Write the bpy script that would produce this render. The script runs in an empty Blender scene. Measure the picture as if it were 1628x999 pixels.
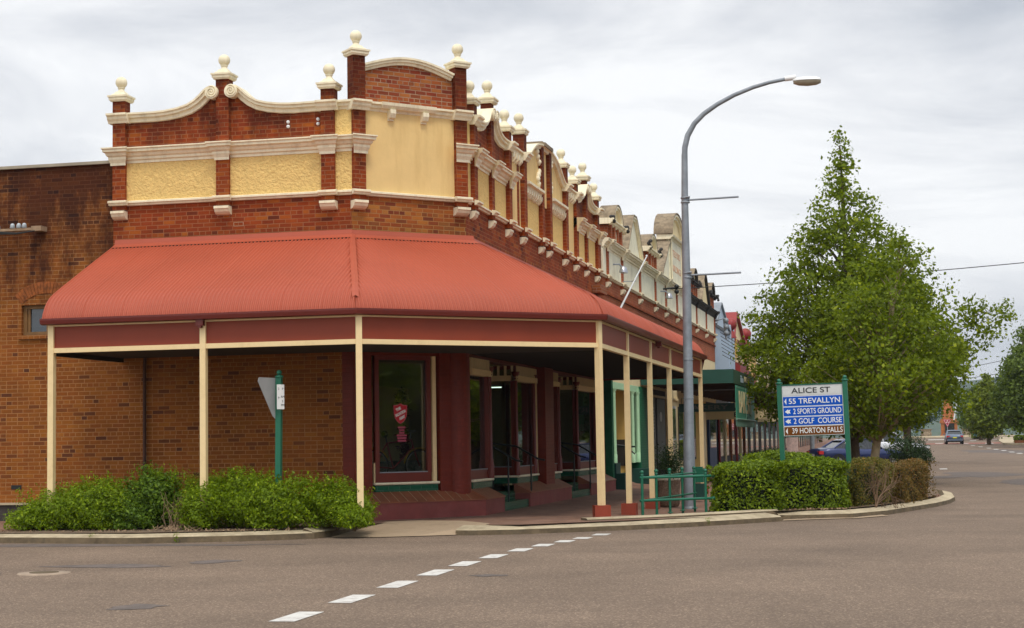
import bpy, bmesh, math, random
import numpy as np
from mathutils import Vector, Matrix
rnd = random.Random(7)
R = math.radians
SC = bpy.context.scene
C = SC.collection
# ---------------------------------------------------------------- camera
cam = bpy.data.cameras.new("camera"); camo = bpy.data.objects.new("camera", cam); C.objects.link(camo)
EYE = 1.69
YAW, PITCH, ROLL = .223848, .0759854, -.0165221
f = Vector((-math.sin(YAW)*math.cos(PITCH), math.cos(YAW)*math.cos(PITCH), math.sin(PITCH)))
r = Vector((math.cos(YAW), math.sin(YAW), 0)); u = r.cross(f)
r2 = r*math.cos(ROLL)+u*math.sin(ROLL); u2 = -r*math.sin(ROLL)+u*math.cos(ROLL)
M = Matrix((r2, u2, -f)).transposed().to_4x4(); M.translation = Vector((0, 0, EYE))
camo.matrix_world = M
cam.sensor_width = 36; cam.lens = 36*2697.45/1628; cam.clip_start = .1; cam.clip_end = 9000
SC.camera = camo
# ---------------------------------------------------------------- sky and sun
SUN_EL, SUN_AZ = 60, 148          # azimuth measured from +Y towards +X
w = bpy.data.worlds.new("World"); SC.world = w; w.use_nodes = True
nt = w.node_tree; nt.nodes.clear()
def N(nt, t, **k):
    n = nt.nodes.new(t)
    for a, b in k.items():
        if a == 'i':
            for x, y in b.items(): n.inputs[x].default_value = y
        else: setattr(n, a, b)
    return n
sky = N(nt, 'ShaderNodeTexSky', sky_type='NISHITA', sun_disc=False, sun_elevation=R(SUN_EL), sun_rotation=R(SUN_AZ))
tc = N(nt, 'ShaderNodeTexCoord')
mp = N(nt, 'ShaderNodeMapping'); mp.inputs['Scale'].default_value = (1.7, 1.7, 6.0); mp.inputs['Rotation'].default_value = (0, R(-5), 0)
n1 = N(nt, 'ShaderNodeTexNoise', i={'Scale': 2.1, 'Detail': 12, 'Roughness': .60, 'Distortion': .55})
n2 = N(nt, 'ShaderNodeTexNoise', i={'Scale': .8, 'Detail': 4, 'Roughness': .5})
L = nt.links.new
L(tc.outputs['Generated'], mp.inputs[0]); L(mp.outputs[0], n1.inputs[0]); L(mp.outputs[0], n2.inputs[0])
ad = N(nt, 'ShaderNodeMath', operation='MULTIPLY_ADD', i={1: .55}); L(n1.outputs[0], ad.inputs[0])
ad2 = N(nt, 'ShaderNodeMath', operation='MULTIPLY', i={1: .45}); L(n2.outputs[0], ad2.inputs[0]); L(ad2.outputs[0], ad.inputs[2])
# clouds brighten towards the left of the view
sp = N(nt, 'ShaderNodeSeparateXYZ'); L(tc.outputs['Generated'], sp.inputs[0])
mx = N(nt, 'ShaderNodeMath', operation='MULTIPLY_ADD', i={1: -.17}); L(sp.outputs[0], mx.inputs[0]); L(ad.outputs[0], mx.inputs[2])
cr = N(nt, 'ShaderNodeValToRGB')
e = cr.color_ramp.elements
e[0].position = .43; e[0].color = (.47, .50, .55, 1)
e[1].position = .63; e[1].color = (.90, .905, .91, 1)
k = e.new(.53); k.color = (.68, .695, .725, 1)
L(mx.outputs[0], cr.inputs[0])
skm = N(nt, 'ShaderNodeMix', data_type='RGBA', blend_type='MULTIPLY'); skm.inputs[0].default_value = 1
L(sky.outputs[0], skm.inputs[6]); skm.inputs[7].default_value = (.1, .1, .1, 1)
mix = N(nt, 'ShaderNodeMix', data_type='RGBA'); mix.inputs[0].default_value = .93
L(skm.outputs[2], mix.inputs[6]); L(cr.outputs[0], mix.inputs[7])
bg = N(nt, 'ShaderNodeBackground')
# cloud glow added round the sun, unseen behind the camera, to light the facades
sdir = (math.sin(R(SUN_AZ))*math.cos(R(SUN_EL)), math.cos(R(SUN_AZ))*math.cos(R(SUN_EL)), math.sin(R(SUN_EL)))
dp = N(nt, 'ShaderNodeVectorMath', operation='DOT_PRODUCT'); L(tc.outputs['Generated'], dp.inputs[0]); dp.inputs[1].default_value = sdir
gm = N(nt, 'ShaderNodeMapRange', i={1: .15, 2: 1., 3: 1., 4: 2.0}); L(dp.outputs['Value'], gm.inputs[0]); L(gm.outputs[0], bg.inputs[1])
L(mix.outputs[2], bg.inputs[0])
out = N(nt, 'ShaderNodeOutputWorld'); L(bg.outputs[0], out.inputs[0])
sun = bpy.data.lights.new("sun", 'SUN'); sun.energy = 1.5; sun.angle = R(14); sun.color = (1, .93, .82)
so = bpy.data.objects.new("sun", sun); C.objects.link(so)
sd = Vector((math.sin(R(SUN_AZ))*math.cos(R(SUN_EL)), math.cos(R(SUN_AZ))*math.cos(R(SUN_EL)), math.sin(R(SUN_EL))))
so.rotation_euler = sd.to_track_quat('Z', 'Y').to_euler(); so.location = (0, 0, 60)
SC.view_settings.view_transform = 'Standard'; SC.view_settings.look = 'None'
SC.view_settings.exposure = 0.25; SC.view_settings.gamma = 1
SC.render.engine = 'CYCLES'
# ---------------------------------------------------------------- materials
def mat(name, col, rough=.7, var=.12, vscale=3., bump=0., bscale=40., metal=0., spec=.4, dirt=None, dscale=1.2, damt=.5, streak=False):
    m = bpy.data.materials.new(name); m.use_nodes = True; t = m.node_tree; b = t.nodes['Principled BSDF']
    b.inputs['Roughness'].default_value = rough; b.inputs['Metallic'].default_value = metal
    b.inputs['Specular IOR Level'].default_value = spec
    c = N(t, 'ShaderNodeTexCoord'); l = t.links.new
    src = c.outputs['Object']
    no = N(t, 'ShaderNodeTexNoise', i={'Scale': vscale, 'Detail': 6, 'Roughness': .65}); l(src, no.inputs[0])
    rp = N(t, 'ShaderNodeMapRange', i={1: .3, 2: .7, 3: 1-var, 4: 1+var}); l(no.outputs[0], rp.inputs[0])
    mu = N(t, 'ShaderNodeMix', data_type='RGBA', blend_type='MULTIPLY'); mu.inputs[0].default_value = 1
    mu.inputs[6].default_value = (*col, 1); l(rp.outputs[0], mu.inputs[7])
    last = mu.outputs[2]
    if dirt:
        d = N(t, 'ShaderNodeTexNoise', i={'Scale': dscale, 'Detail': 8, 'Roughness': .7}); dsrc = src
        if streak: sm_ = N(t, 'ShaderNodeMapping'); sm_.inputs['Scale'].default_value = (3, 3, .35); l(src, sm_.inputs[0]); dsrc = sm_.outputs[0]
        l(dsrc, d.inputs[0])
        dr = N(t, 'ShaderNodeMapRange', i={1: .48, 2: .72, 3: 0, 4: damt}); l(d.outputs[0], dr.inputs[0])
        dm = N(t, 'ShaderNodeMix', data_type='RGBA'); l(dr.outputs[0], dm.inputs[0]); l(last, dm.inputs[6]); dm.inputs[7].default_value = (*dirt, 1)
        last = dm.outputs[2]
    l(last, b.inputs['Base Color'])
    if bump:
        bn = N(t, 'ShaderNodeTexNoise', i={'Scale': bscale, 'Detail': 4, 'Roughness': .6}); l(src, bn.inputs[0])
        bp = N(t, 'ShaderNodeBump', i={'Strength': min(1, bump), 'Distance': .02*max(1, bump)}); l(bn.outputs[0], bp.inputs['Height']); l(bp.outputs[0], b.inputs['Normal'])
    return m
def brick(name, cols, mortar, stain=0., stain_col=(.20, .13, .12), zlo=0, zhi=9, painted=False, rough=.85, mort=.008, sscale=.6):
    m = bpy.data.materials.new(name); m.use_nodes = True; t = m.node_tree; b = t.nodes['Principled BSDF']; l = t.links.new
    b.inputs['Roughness'].default_value = rough; b.inputs['Specular IOR Level'].default_value = .25
    c = N(t, 'ShaderNodeTexCoord')
    wob = N(t, 'ShaderNodeTexNoise', i={'Scale': 9, 'Detail': 2}); l(c.outputs['UV'], wob.inputs[0])
    wm = N(t, 'ShaderNodeMix', data_type='RGBA', blend_type='ADD'); wm.inputs[0].default_value = .006
    l(c.outputs['UV'], wm.inputs[6]); l(wob.outputs[1], wm.inputs[7])
    bt = N(t, 'ShaderNodeTexBrick', offset=.5, squash=.52, squash_frequency=4)
    for k_, v in {'Scale': 1., 'Brick Width': .245, 'Row Height': .082, 'Mortar Size': mort, 'Mortar Smooth': .25, 'Bias': 0.}.items(): bt.inputs[k_].default_value = v
    bt.inputs['Color1'].default_value = (0, 0, 0, 1); bt.inputs['Color2'].default_value = (1, 1, 1, 1); bt.inputs['Mortar'].default_value = (.5, .5, .5, 1)
    l(wm.outputs[2], bt.inputs['Vector'])
    ra = N(t, 'ShaderNodeValToRGB'); el = ra.color_ramp.elements
    el[0].color = (*cols[0], 1); el[0].position = 0; el[1].color = (*cols[-1], 1); el[1].position = 1
    for i_, cc in enumerate(cols[1:-1]):
        q = el.new((i_+1)/(len(cols)-1)); q.color = (*cc, 1)
    l(bt.outputs['Color'], ra.inputs[0])
    no = N(t, 'ShaderNodeTexNoise', i={'Scale': .9, 'Detail': 8, 'Roughness': .7}); l(c.outputs['UV'], no.inputs[0])
    rp = N(t, 'ShaderNodeMapRange', i={1: .3, 2: .7, 3: .72, 4: 1.28}); l(no.outputs[0], rp.inputs[0])
    mu = N(t, 'ShaderNodeMix', data_type='RGBA', blend_type='MULTIPLY'); mu.inputs[0].default_value = 1
    l(ra.outputs[0], mu.inputs[6]); l(rp.outputs[0], mu.inputs[7])
    # mortar shows unevenly
    mn = N(t, 'ShaderNodeTexNoise', i={'Scale': 2.3, 'Detail': 5, 'Roughness': .8}); l(c.outputs['UV'], mn.inputs[0])
    mr = N(t, 'ShaderNodeMapRange', i={1: .36, 2: .62, 3: .45, 4: 1.}); l(mn.outputs[0], mr.inputs[0])
    mf = N(t, 'ShaderNodeMath', operation='MULTIPLY'); l(bt.outputs['Fac'], mf.inputs[0]); l(mr.outputs[0], mf.inputs[1])
    mm = N(t, 'ShaderNodeMix', data_type='RGBA'); l(mf.outputs[0], mm.inputs[0]); l(mu.outputs[2], mm.inputs[6]); mm.inputs[7].default_value = (*mortar, 1)
    last = mm.outputs[2]
    if stain:
        g = N(t, 'ShaderNodeSeparateXYZ'); l(c.outputs['UV'], g.inputs[0])
        gz = N(t, 'ShaderNodeMapRange', i={1: zlo, 2: zhi, 3: -.34, 4: .30}); l(g.outputs[1], gz.inputs[0])
        sm = N(t, 'ShaderNodeMapping'); sm.inputs['Scale'].default_value = (1.6, .55, 1); l(c.outputs['UV'], sm.inputs[0])
        sn = N(t, 'ShaderNodeTexNoise', i={'Scale': sscale*2, 'Detail': 8, 'Roughness': .72}); l(sm.outputs[0], sn.inputs[0])
        aa = N(t, 'ShaderNodeMath', operation='ADD'); l(gz.outputs[0], aa.inputs[0]); l(sn.outputs[0], aa.inputs[1])
        sr = N(t, 'ShaderNodeMapRange', i={1: .46, 2: .68, 3: 0, 4: stain}); l(aa.outputs[0], sr.inputs[0])
        s2 = N(t, 'ShaderNodeMix', data_type='RGBA', blend_type='MULTIPLY'); l(sr.outputs[0], s2.inputs[0]); l(last, s2.inputs[6]); s2.inputs[7].default_value = (*stain_col, 1)
        last = s2.outputs[2]
    l(last, b.inputs['Base Color'])
    fn = N(t, 'ShaderNodeTexNoise', i={'Scale': 45, 'Detail': 3}); l(c.outputs['UV'], fn.inputs[0])
    hh = N(t, 'ShaderNodeMath', operation='MULTIPLY_ADD', i={1: -1.}); l(bt.outputs['Fac'], hh.inputs[0])
    h2 = N(t, 'ShaderNodeMath', operation='MULTIPLY', i={1: .35}); l(fn.outputs[0], h2.inputs[0]); l(h2.outputs[0], hh.inputs[2])
    bp = N(t, 'ShaderNodeBump', i={'Strength': .8, 'Distance': .008}); l(hh.outputs[0], bp.inputs['Height']); l(bp.outputs[0], b.inputs['Normal'])
    return m
def glass(name, tint=(.75, .8, .78), op=.35, dark=(.012, .013, .012)):
    m = bpy.data.materials.new(name); m.use_nodes = True; t = m.node_tree; t.nodes.clear(); l = t.links.new
    o = N(t, 'ShaderNodeOutputMaterial'); g = N(t, 'ShaderNodeBsdfGlossy', i={'Roughness': .02}); g.inputs[0].default_value = (.95, .95, .95, 1)
    tr = N(t, 'ShaderNodeBsdfTransparent'); tr.inputs[0].default_value = (*tint, 1)
    df = N(t, 'ShaderNodeBsdfDiffuse'); df.inputs[0].default_value = (*dark, 1)
    a = N(t, 'ShaderNodeMixShader', i={0: op}); l(tr.outputs[0], a.inputs[1]); l(df.outputs[0], a.inputs[2])
    fr = N(t, 'ShaderNodeFresnel', i={'IOR': 1.5})
    fm = N(t, 'ShaderNodeMath', operation='MULTIPLY_ADD', i={1: 1.2, 2: .02}); l(fr.outputs[0], fm.inputs[0])
    s = N(t, 'ShaderNodeMixShader'); l(fm.outputs[0], s.inputs[0]); l(a.outputs[0], s.inputs[1]); l(g.outputs[0], s.inputs[2]); l(s.outputs[0], o.inputs[0])
    return m
def emit(name, col, st):
    m = bpy.data.materials.new(name); m.use_nodes = True; t = m.node_tree; b = t.nodes['Principled BSDF']
    b.inputs['Emission Color'].default_value = (*col, 1); b.inputs['Emission Strength'].default_value = st; return m
def leafmat(name, c0, c1, c2=None, trans=.35, rough=.55):
    m = bpy.data.materials.new(name); m.use_nodes = True; t = m.node_tree; b = t.nodes['Principled BSDF']; l = t.links.new
    c = N(t, 'ShaderNodeTexCoord'); s = N(t, 'ShaderNodeSeparateXYZ'); l(c.outputs['UV'], s.inputs[0])
    ra = N(t, 'ShaderNodeValToRGB'); el = ra.color_ramp.elements; el[0].color = (*c0, 1); el[1].color = (*c1, 1)
    if c2: q = el.new(.84); q.color = (*c1, 1); el[-1].color = (*c2, 1)
    l(s.outputs[0], ra.inputs[0]); l(ra.outputs[0], b.inputs['Base Color'])
    b.inputs['Roughness'].default_value = rough; b.inputs['Specular IOR Level'].default_value = .3
    tl = N(t, 'ShaderNodeBsdfTranslucent'); l(ra.outputs[0], tl.inputs[0])
    mxs = N(t, 'ShaderNodeMixShader', i={0: trans}); l(b.outputs[0], mxs.inputs[1]); l(tl.outputs[0], mxs.inputs[2])
    l(mxs.outputs[0], t.nodes['Material Output'].inputs[0]); return m

BR = [(.11, .020, .006), (.25, .040, .006), (.21, .031, .005), (.29, .058, .007), (.19, .027, .005), (.27, .044, .006), (.34, .088, .010)]
BC = [(.18, .038, .010), (.30, .078, .014), (.24, .055, .012), (.36, .12, .020), (.27, .060, .012), (.14, .030, .012), (.40, .16, .03)]
BL = [(0.088, 0.0264, 0.0106), (0.1936, 0.0563, 0.0088), (0.2156, 0.0616, 0.0088), (0.2376, 0.0739, 0.0097), (0.22, 0.0634, 0.0088), (0.2552, 0.0827, 0.0106), (0.2288, 0.0686, 0.0097), (0.2728, 0.0924, 0.0114), (0.2376, 0.0704, 0.0097), (0.2112, 0.0581, 0.0088), (0.264, 0.0862, 0.0106)]
M_brick_up = brick('parapet_brick', BR, (.30, .13, .06), stain=.72, zlo=5.6, zhi=9.5)
M_brick_ch = brick('chamfer_brick', BC, (.34, .18, .07), stain=.5, zlo=6.0, zhi=9.5)
M_brick_gable = brick('pediment_brick', [(.22, .035, .012), (.32, .07, .018), (.16, .026, .012), (.38, .13, .03), (.27, .05, .015)], (.38, .24, .15), mort=.010)
M_brick_low = brick('side_wall_brick', BL, (.36, .18, .07), stain=.93, zlo=1.5, zhi=8.1)
M_brick_maroon = brick('maroon_painted_brick', [(.155, .020, .009), (.17, .022, .010), (.14, .018, .008)], (.135, .018, .009), stain=0, rough=.45)
M_brick_green = brick('green_painted_brick', [(.012, .12, .055), (.015, .14, .065)], (.012, .11, .05), rough=.5)
M_brick_b2 = brick('row_brick', [(.28, .055, .018), (.36, .085, .024), (.31, .065, .02), (.41, .12, .035)], (.36, .20, .13), stain=.45, zlo=5.5, zhi=10)
M_brick_dark = brick('orange_brick', [(.24, .07, .025), (.3, .1, .03)], (.3, .2, .15))
M_pave = brick('brick_paving', [(.19, .105, .07), (.25, .13, .085), (.21, .12, .09), (.29, .16, .10)], (.2, .15, .11), rough=.8, stain=.6, stain_col=(.55, .5, .45), zlo=-500, zhi=500, sscale=.35)
M_trim = mat('cream_trim_paint', (.84, .75, .53), .6, .07, 2.5, .15, 60, dirt=(.42, .33, .19), dscale=2.0, damt=.5, streak=True)
M_trim_dark = mat('blackened_trim', (.035, .032, .03), .8, .3, 4)
M_rough = mat('yellow_roughcast', (.82, .56, .20), .9, .10, 12, 2.6, 21)
M_smooth = mat('yellow_render', (.76, .53, .22), .8, .06, 1.6, .2, 12, dirt=(.56, .35, .12), dscale=1., damt=.55, streak=True)
M_white = mat('off_white_render', (.82, .77, .58), .8, .06, 2, .1, 30, dirt=(.42, .37, .26), dscale=1.7, damt=.5)
M_stone = mat('weathered_stone', (.26, .20, .13), .95, .35, 5, .8, 18, dirt=(.07, .055, .04), dscale=3, damt=.85)
M_post = mat('cream_post_paint', (.84, .64, .34), .45, .08, 3, dirt=(.50, .34, .16), dscale=3, damt=.5)
M_panel = mat('maroon_fascia_paint', (.225, .034, .010), .55, .06, 2)
M_gutter = mat('maroon_gutter_paint', (.13, .018, .012), .4, .08, 4)
M_maroon = mat('maroon_timber_paint', (.14, .018, .009), .4, .1, 4)
M_plinth = mat('maroon_plinth_paint', (.20, .042, .034), .6, .2, 2.2, .15, 30, dirt=(.27, .09, .08), dscale=1.5, damt=.5)
M_block = mat('red_footing_paint', (.26, .04, .016), .55, .12, 6)
M_green = mat('green_metal_paint', (.012, .13, .072), .35, .1, 6)
M_dgreen = mat('dark_green_paint', (.010, .055, .042), .5, .12, 3)
M_teal = mat('faded_green_canvas', (.04, .22, .135), .7, .15, 2.2, .3, 5)
M_agreen = mat('awning_green_tin', (.012, .065, .045), .6, .1, 3)
M_bag = mat('awning_olive_green', (.035, .085, .045), .7, .12, 3)
M_mint = mat('mint_green_paint', (.42, .66, .40), .5, .06, 3)
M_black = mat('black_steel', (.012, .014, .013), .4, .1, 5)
M_dark = mat('dark_timber', (.03, .022, .018), .7, .2, 5)
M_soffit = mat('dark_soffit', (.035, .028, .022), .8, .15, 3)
M_galv = mat('galvanised_steel', (.25, .275, .30), .5, .18, 3.5, dirt=(.17, .18, .19), dscale=6, damt=.5, metal=.25)
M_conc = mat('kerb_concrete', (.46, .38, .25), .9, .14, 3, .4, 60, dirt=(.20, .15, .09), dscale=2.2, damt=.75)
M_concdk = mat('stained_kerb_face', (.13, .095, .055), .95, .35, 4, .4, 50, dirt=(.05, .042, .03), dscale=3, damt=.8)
M_soil = mat('bed_soil', (.16, .11, .07), 1, .35, 9, 1, 30)
M_whitep = mat('white_paint', (.80, .80, .78), .4, .03, 5)
M_blackt = mat('black_lettering', (.02, .02, .022), .5, 0)
M_blue = mat('sign_blue', (.002, .085, .50), .6, .03, 5, spec=.15)
M_brown = mat('sign_brown', (.17, .055, .008), .6, .04, 5, spec=.15)
M_grey = mat('sign_grey', (.62, .63, .62), .45, .06, 4)
M_bluew = mat('pale_blue_wall', (.44, .53, .62), .8, .08, 2, dirt=(.3, .36, .42), dscale=2, damt=.4)
M_cream2 = mat('pale_cream_wall', (.74, .60, .34), .8, .07, 2)
M_redp = mat('deep_red_paint', (.27, .03, .028), .55, .1, 3)
M_yel = mat('warm_yellow_wall', (.66, .42, .12), .8, .07, 2)
M_pink = mat('salmon_wall', (.52, .22, .14), .8, .1, 2)
M_inside = mat('shop_interior_wall', (.62, .56, .34), .8, .1, 2)
M_floor = mat('shop_floor', (.06, .05, .04), .6, .1, 2)
M_tilegreen = brick('green_wall_tiles', [(.008, .075, .04), (.012, .095, .05)], (.05, .12, .08), rough=.25)
M_tilesill = mat('terracotta_tile', (.23, .075, .035), .45, .3, 2.5)
M_glass = glass('window_glass', (.85, .88, .84), .08)
M_carglass = glass('car_glass', (.4, .45, .45), .55, (.01, .012, .012))
M_tube = emit('fluorescent_tube', (.75, 1, .85), 2.2)
M_rubber = mat('rubber', (.015, .015, .016), .8, .1)
M_chrome = mat('rim_silver', (.5, .5, .52), .3, .05, metal=.8)
M_bark = mat('grey_bark', (.11, .075, .045), .95, .4, 8, 1, 20)
M_barkpale = mat('pale_bark', (.36, .28, .17), .9, .3, 5, .6, 14, dirt=(.14, .10, .06), dscale=4, damt=.8)
M_twig = mat('dry_twig', (.30, .20, .12), .9, .3, 8)
LF_bush = leafmat('bush_leaf', (.11, .175, .003), (.225, .33, .006), (.40, .51, .012), .45)
LF_hedge = leafmat('hedge_leaf', (.080, .13, .002), (.175, .255, .004), (.36, .44, .008))
LF_brown = leafmat('browned_hedge_leaf', (.12, .085, .015), (.19, .12, .018), (.34, .13, .035), .25)
LF_brown2 = leafmat('olive_browned_leaf', (.09, .10, .012), (.18, .155, .016), (.34, .17, .03), .25)
LF_tree = leafmat('plane_leaf', (.10, .145, .003), (.205, .275, .006), (.36, .41, .010), .5)
LF_dark = leafmat('dark_leaf', (.016, .038, .009), (.035, .07, .012), None, .2)
LF_far = leafmat('distant_leaf', (.10, .14, .012), (.18, .23, .015), (.25, .29, .02), .3)
# ---------------------------------------------------------------- mesh helpers
ORG = {}
def tag(o, label=None, cat=None, group=None, kind=None):
    if label: o['label'] = label
    if cat: o['category'] = cat
    if group: o['group'] = group
    if kind: o['kind'] = kind
    return o
def empty(name, loc, label, cat, group=None):
    o = bpy.data.objects.new(name, None); C.objects.link(o); o.location = loc; o.empty_display_size = .3
    ORG[o.name] = Vector(loc); return tag(o, label, cat, group)
class MB:
    def __init__(s): s.v = []; s.f = []; s.sm = []
    def add(s, vs, fs, smooth=False):
        b = len(s.v); s.v += [tuple(p) for p in vs]; s.f += [tuple(i+b for i in q) for q in fs]; s.sm += [smooth]*len(fs); return s
    def box(s, x0, x1, y0, y1, z0, z1):
        return s.add([(x0, y0, z0), (x1, y0, z0), (x1, y1, z0), (x0, y1, z0), (x0, y0, z1), (x1, y0, z1), (x1, y1, z1), (x0, y1, z1)],
                     [(0, 3, 2, 1), (4, 5, 6, 7), (0, 1, 5, 4), (1, 2, 6, 5), (2, 3, 7, 6), (3, 0, 4, 7)])
    def hexa(s, p):   # 8 points, bottom ring then top ring
        return s.add(p, [(0, 3, 2, 1), (4, 5, 6, 7), (0, 1, 5, 4), (1, 2, 6, 5), (2, 3, 7, 6), (3, 0, 4, 7)])
    def tube(s, pts, rad, n=10, cap=True, smooth=True):
        pts = [Vector(p) for p in pts]; rads = rad if isinstance(rad, (list, tuple)) else [rad]*len(pts)
        vs = []; fs = []; pn = None
        for i, p in enumerate(pts):
            d = (pts[min(i+1, len(pts)-1)]-pts[max(i-1, 0)]).normalized()
            if pn is None: a = d.orthogonal().normalized()
            else: a = (pn-d*pn.dot(d)).normalized()
            pn = a; b = d.cross(a)
            for j in range(n):
                t = 2*math.pi*j/n; vs.append(p+(a*math.cos(t)+b*math.sin(t))*rads[i])
        for i in range(len(pts)-1):
            for j in range(n):
                k = (j+1) % n; fs.append((i*n+j, i*n+k, (i+1)*n+k, (i+1)*n+j))
        s.add(vs, fs, smooth)
        if cap:
            s.add(vs[:n], [tuple(range(n-1, -1, -1))]); s.add(vs[-n:], [tuple(range(n))])
        return s
    def lathe(s, c, prof, n=20, axis='z', smooth=True):
        vs = []; fs = []
        for rr, z in prof:
            for j in range(n):
                t = 2*math.pi*j/n
                if axis == 'z': vs.append((c[0]+rr*math.cos(t), c[1]+rr*math.sin(t), c[2]+z))
                elif axis == 'y': vs.append((c[0]+rr*math.cos(t), c[1]+z, c[2]+rr*math.sin(t)))
                else: vs.append((c[0]+z, c[1]+rr*math.cos(t), c[2]+rr*math.sin(t)))
        for i in range(len(prof)-1):
            for j in range(n):
                k = (j+1) % n; fs.append((i*n+j, i*n+k, (i+1)*n+k, (i+1)*n+j))
        return s.add(vs, fs, smooth)
    def ball(s, c, rad, n=20):
        return s.lathe(c, [(max(1e-4, rad*math.sin(math.pi*i/12)), -rad*math.cos(math.pi*i/12)) for i in range(13)], n)
    def prism(s, poly, off, smooth=False):    # poly: 3D points, off: extrusion vector
        n = len(poly); p = [Vector(q) for q in poly]; o = Vector(off); q = [a+o for a in p]
        s.add(p+q, [tuple(range(n)), tuple(range(2*n-1, n-1, -1))]+[(i, i+n, (i+1) % n+n, (i+1) % n) for i in range(n)], smooth); return s
    def build(s, name, m, parent=None, org=None, kind=None, uv=True, fix=True):
        me = bpy.data.meshes.new(name)
        if parent is not None: o0 = ORG[parent.name]
        elif org is not None: o0 = Vector(org)
        else: o0 = Vector((0, 0, 0))
        me.from_pydata([(a-o0.x, b-o0.y, c-o0.z) for a, b, c in s.v], [], s.f)
        me.polygons.foreach_set('use_smooth', s.sm)
        if fix:
            bm = bmesh.new(); bm.from_mesh(me); bmesh.ops.recalc_face_normals(bm, faces=bm.faces)
            if kind == 'structure' and sum(f_.normal.z for f_ in bm.faces) < 0: bmesh.ops.reverse_faces(bm, faces=bm.faces)
            bm.to_mesh(me); bm.free()
        me.update()
        if uv:
            uvl = me.uv_layers.new(name='UVMap'); vv = me.vertices
            for p in me.polygons:
                n_ = p.normal
                if abs(n_.z) > .75:
                    for li in p.loop_indices:
                        c_ = vv[me.loops[li].vertex_index].co; uvl.data[li].uv = (c_.x+o0.x, c_.y+o0.y)
                else:
                    t = Vector((-n_.y, n_.x, 0)); t.normalize()
                    if abs(t.y) > abs(t.x)*1.0001 and t.y < 0: t = -t
                    if abs(t.x) >= abs(t.y) and t.x < 0: t = -t
                    for li in p.loop_indices:
                        c_ = vv[me.loops[li].vertex_index].co; uvl.data[li].uv = ((c_.x+o0.x)*t.x+(c_.y+o0.y)*t.y, c_.z+o0.z)
        me.materials.append(m)
        o = bpy.data.objects.new(name, me); C.objects.link(o)
        ORG[o.name] = o0
        if parent is not None: o.parent = parent
        else: o.location = o0
        if kind: o['kind'] = kind
        return o
class Fr:      # wall frame: u runs along the wall, d outwards, z up
    def __init__(s, o, u, n): s.o = Vector((*o, 0)); s.u = Vector((*u, 0)).normalized(); s.n = Vector((*n, 0)).normalized()
    def p(s, u, d, z): return s.o+s.u*u+s.n*d+Vector((0, 0, z))
    def box(s, mb, u0, u1, d0, d1, z0, z1):
        return mb.hexa([s.p(u0, d0, z0), s.p(u1, d0, z0), s.p(u1, d1, z0), s.p(u0, d1, z0), s.p(u0, d0, z1), s.p(u1, d0, z1), s.p(u1, d1, z1), s.p(u0, d1, z1)])
    def mold(s, mb, u0, u1, prof, m0=0, m1=0):   # prof: closed (d,z) polygon
        a = [s.p(u0+m0*d, d, z) for d, z in prof]; b = [s.p(u1+m1*d, d, z) for d, z in prof]; n = len(prof)
        mb.add(a+b, [tuple(range(n)), tuple(range(2*n-1, n-1, -1))]+[(i, (i+1) % n, (i+1) % n+n, i+n) for i in range(n)])
    def prism(s, mb, poly, d0, d1):              # poly of (u,z)
        mb.prism([s.p(u_, d0, z_) for u_, z_ in poly], s.n*(d1-d0))
    def sweep(s, mb, path, sec):                 # path of (u,z) and closed section (d, h) with h along the path normal
        n = len(sec); vs = []; fs = []
        for i, (a, b) in enumerate(path):
            a0, b0 = path[max(i-1, 0)]; a1, b1 = path[min(i+1, len(path)-1)]
            t = Vector((a1-a0, b1-b0)).normalized(); nn = Vector((-t.y, t.x))
            if nn.y < 0 and abs(nn.y) > .05: nn = -nn
            for d, h in sec: vs.append(s.p(a+nn.x*h, d, b+nn.y*h))
        for i in range(len(path)-1):
            for j in range(n):
                k = (j+1) % n; fs.append((i*n+j, i*n+k, (i+1)*n+k, (i+1)*n+j))
        fs.append(tuple(range(n))); fs.append(tuple(range(len(vs)-1, len(vs)-n-1, -1)))
        mb.add(vs, fs)
def wallgrid(F, mb, u0, u1, z0, z1, d0, d1, holes):
    us = sorted({u0, u1, *[h[0] for h in holes], *[h[1] for h in holes]}); zs = sorted({z0, z1, *[h[2] for h in holes], *[h[3] for h in holes]})
    for a, b in zip(us, us[1:]):
        run = None
        for c, d in zip(zs, zs[1:]):
            inside = any(h[0] <= (a+b)/2 <= h[1] and h[2] <= (c+d)/2 <= h[3] for h in holes)
            if inside:
                if run: F.box(mb, a, b, d0, d1, *run); run = None
            else: run = (run[0], d) if run else (c, d)
        if run: F.box(mb, a, b, d0, d1, *run)
FONT = {}
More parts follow.
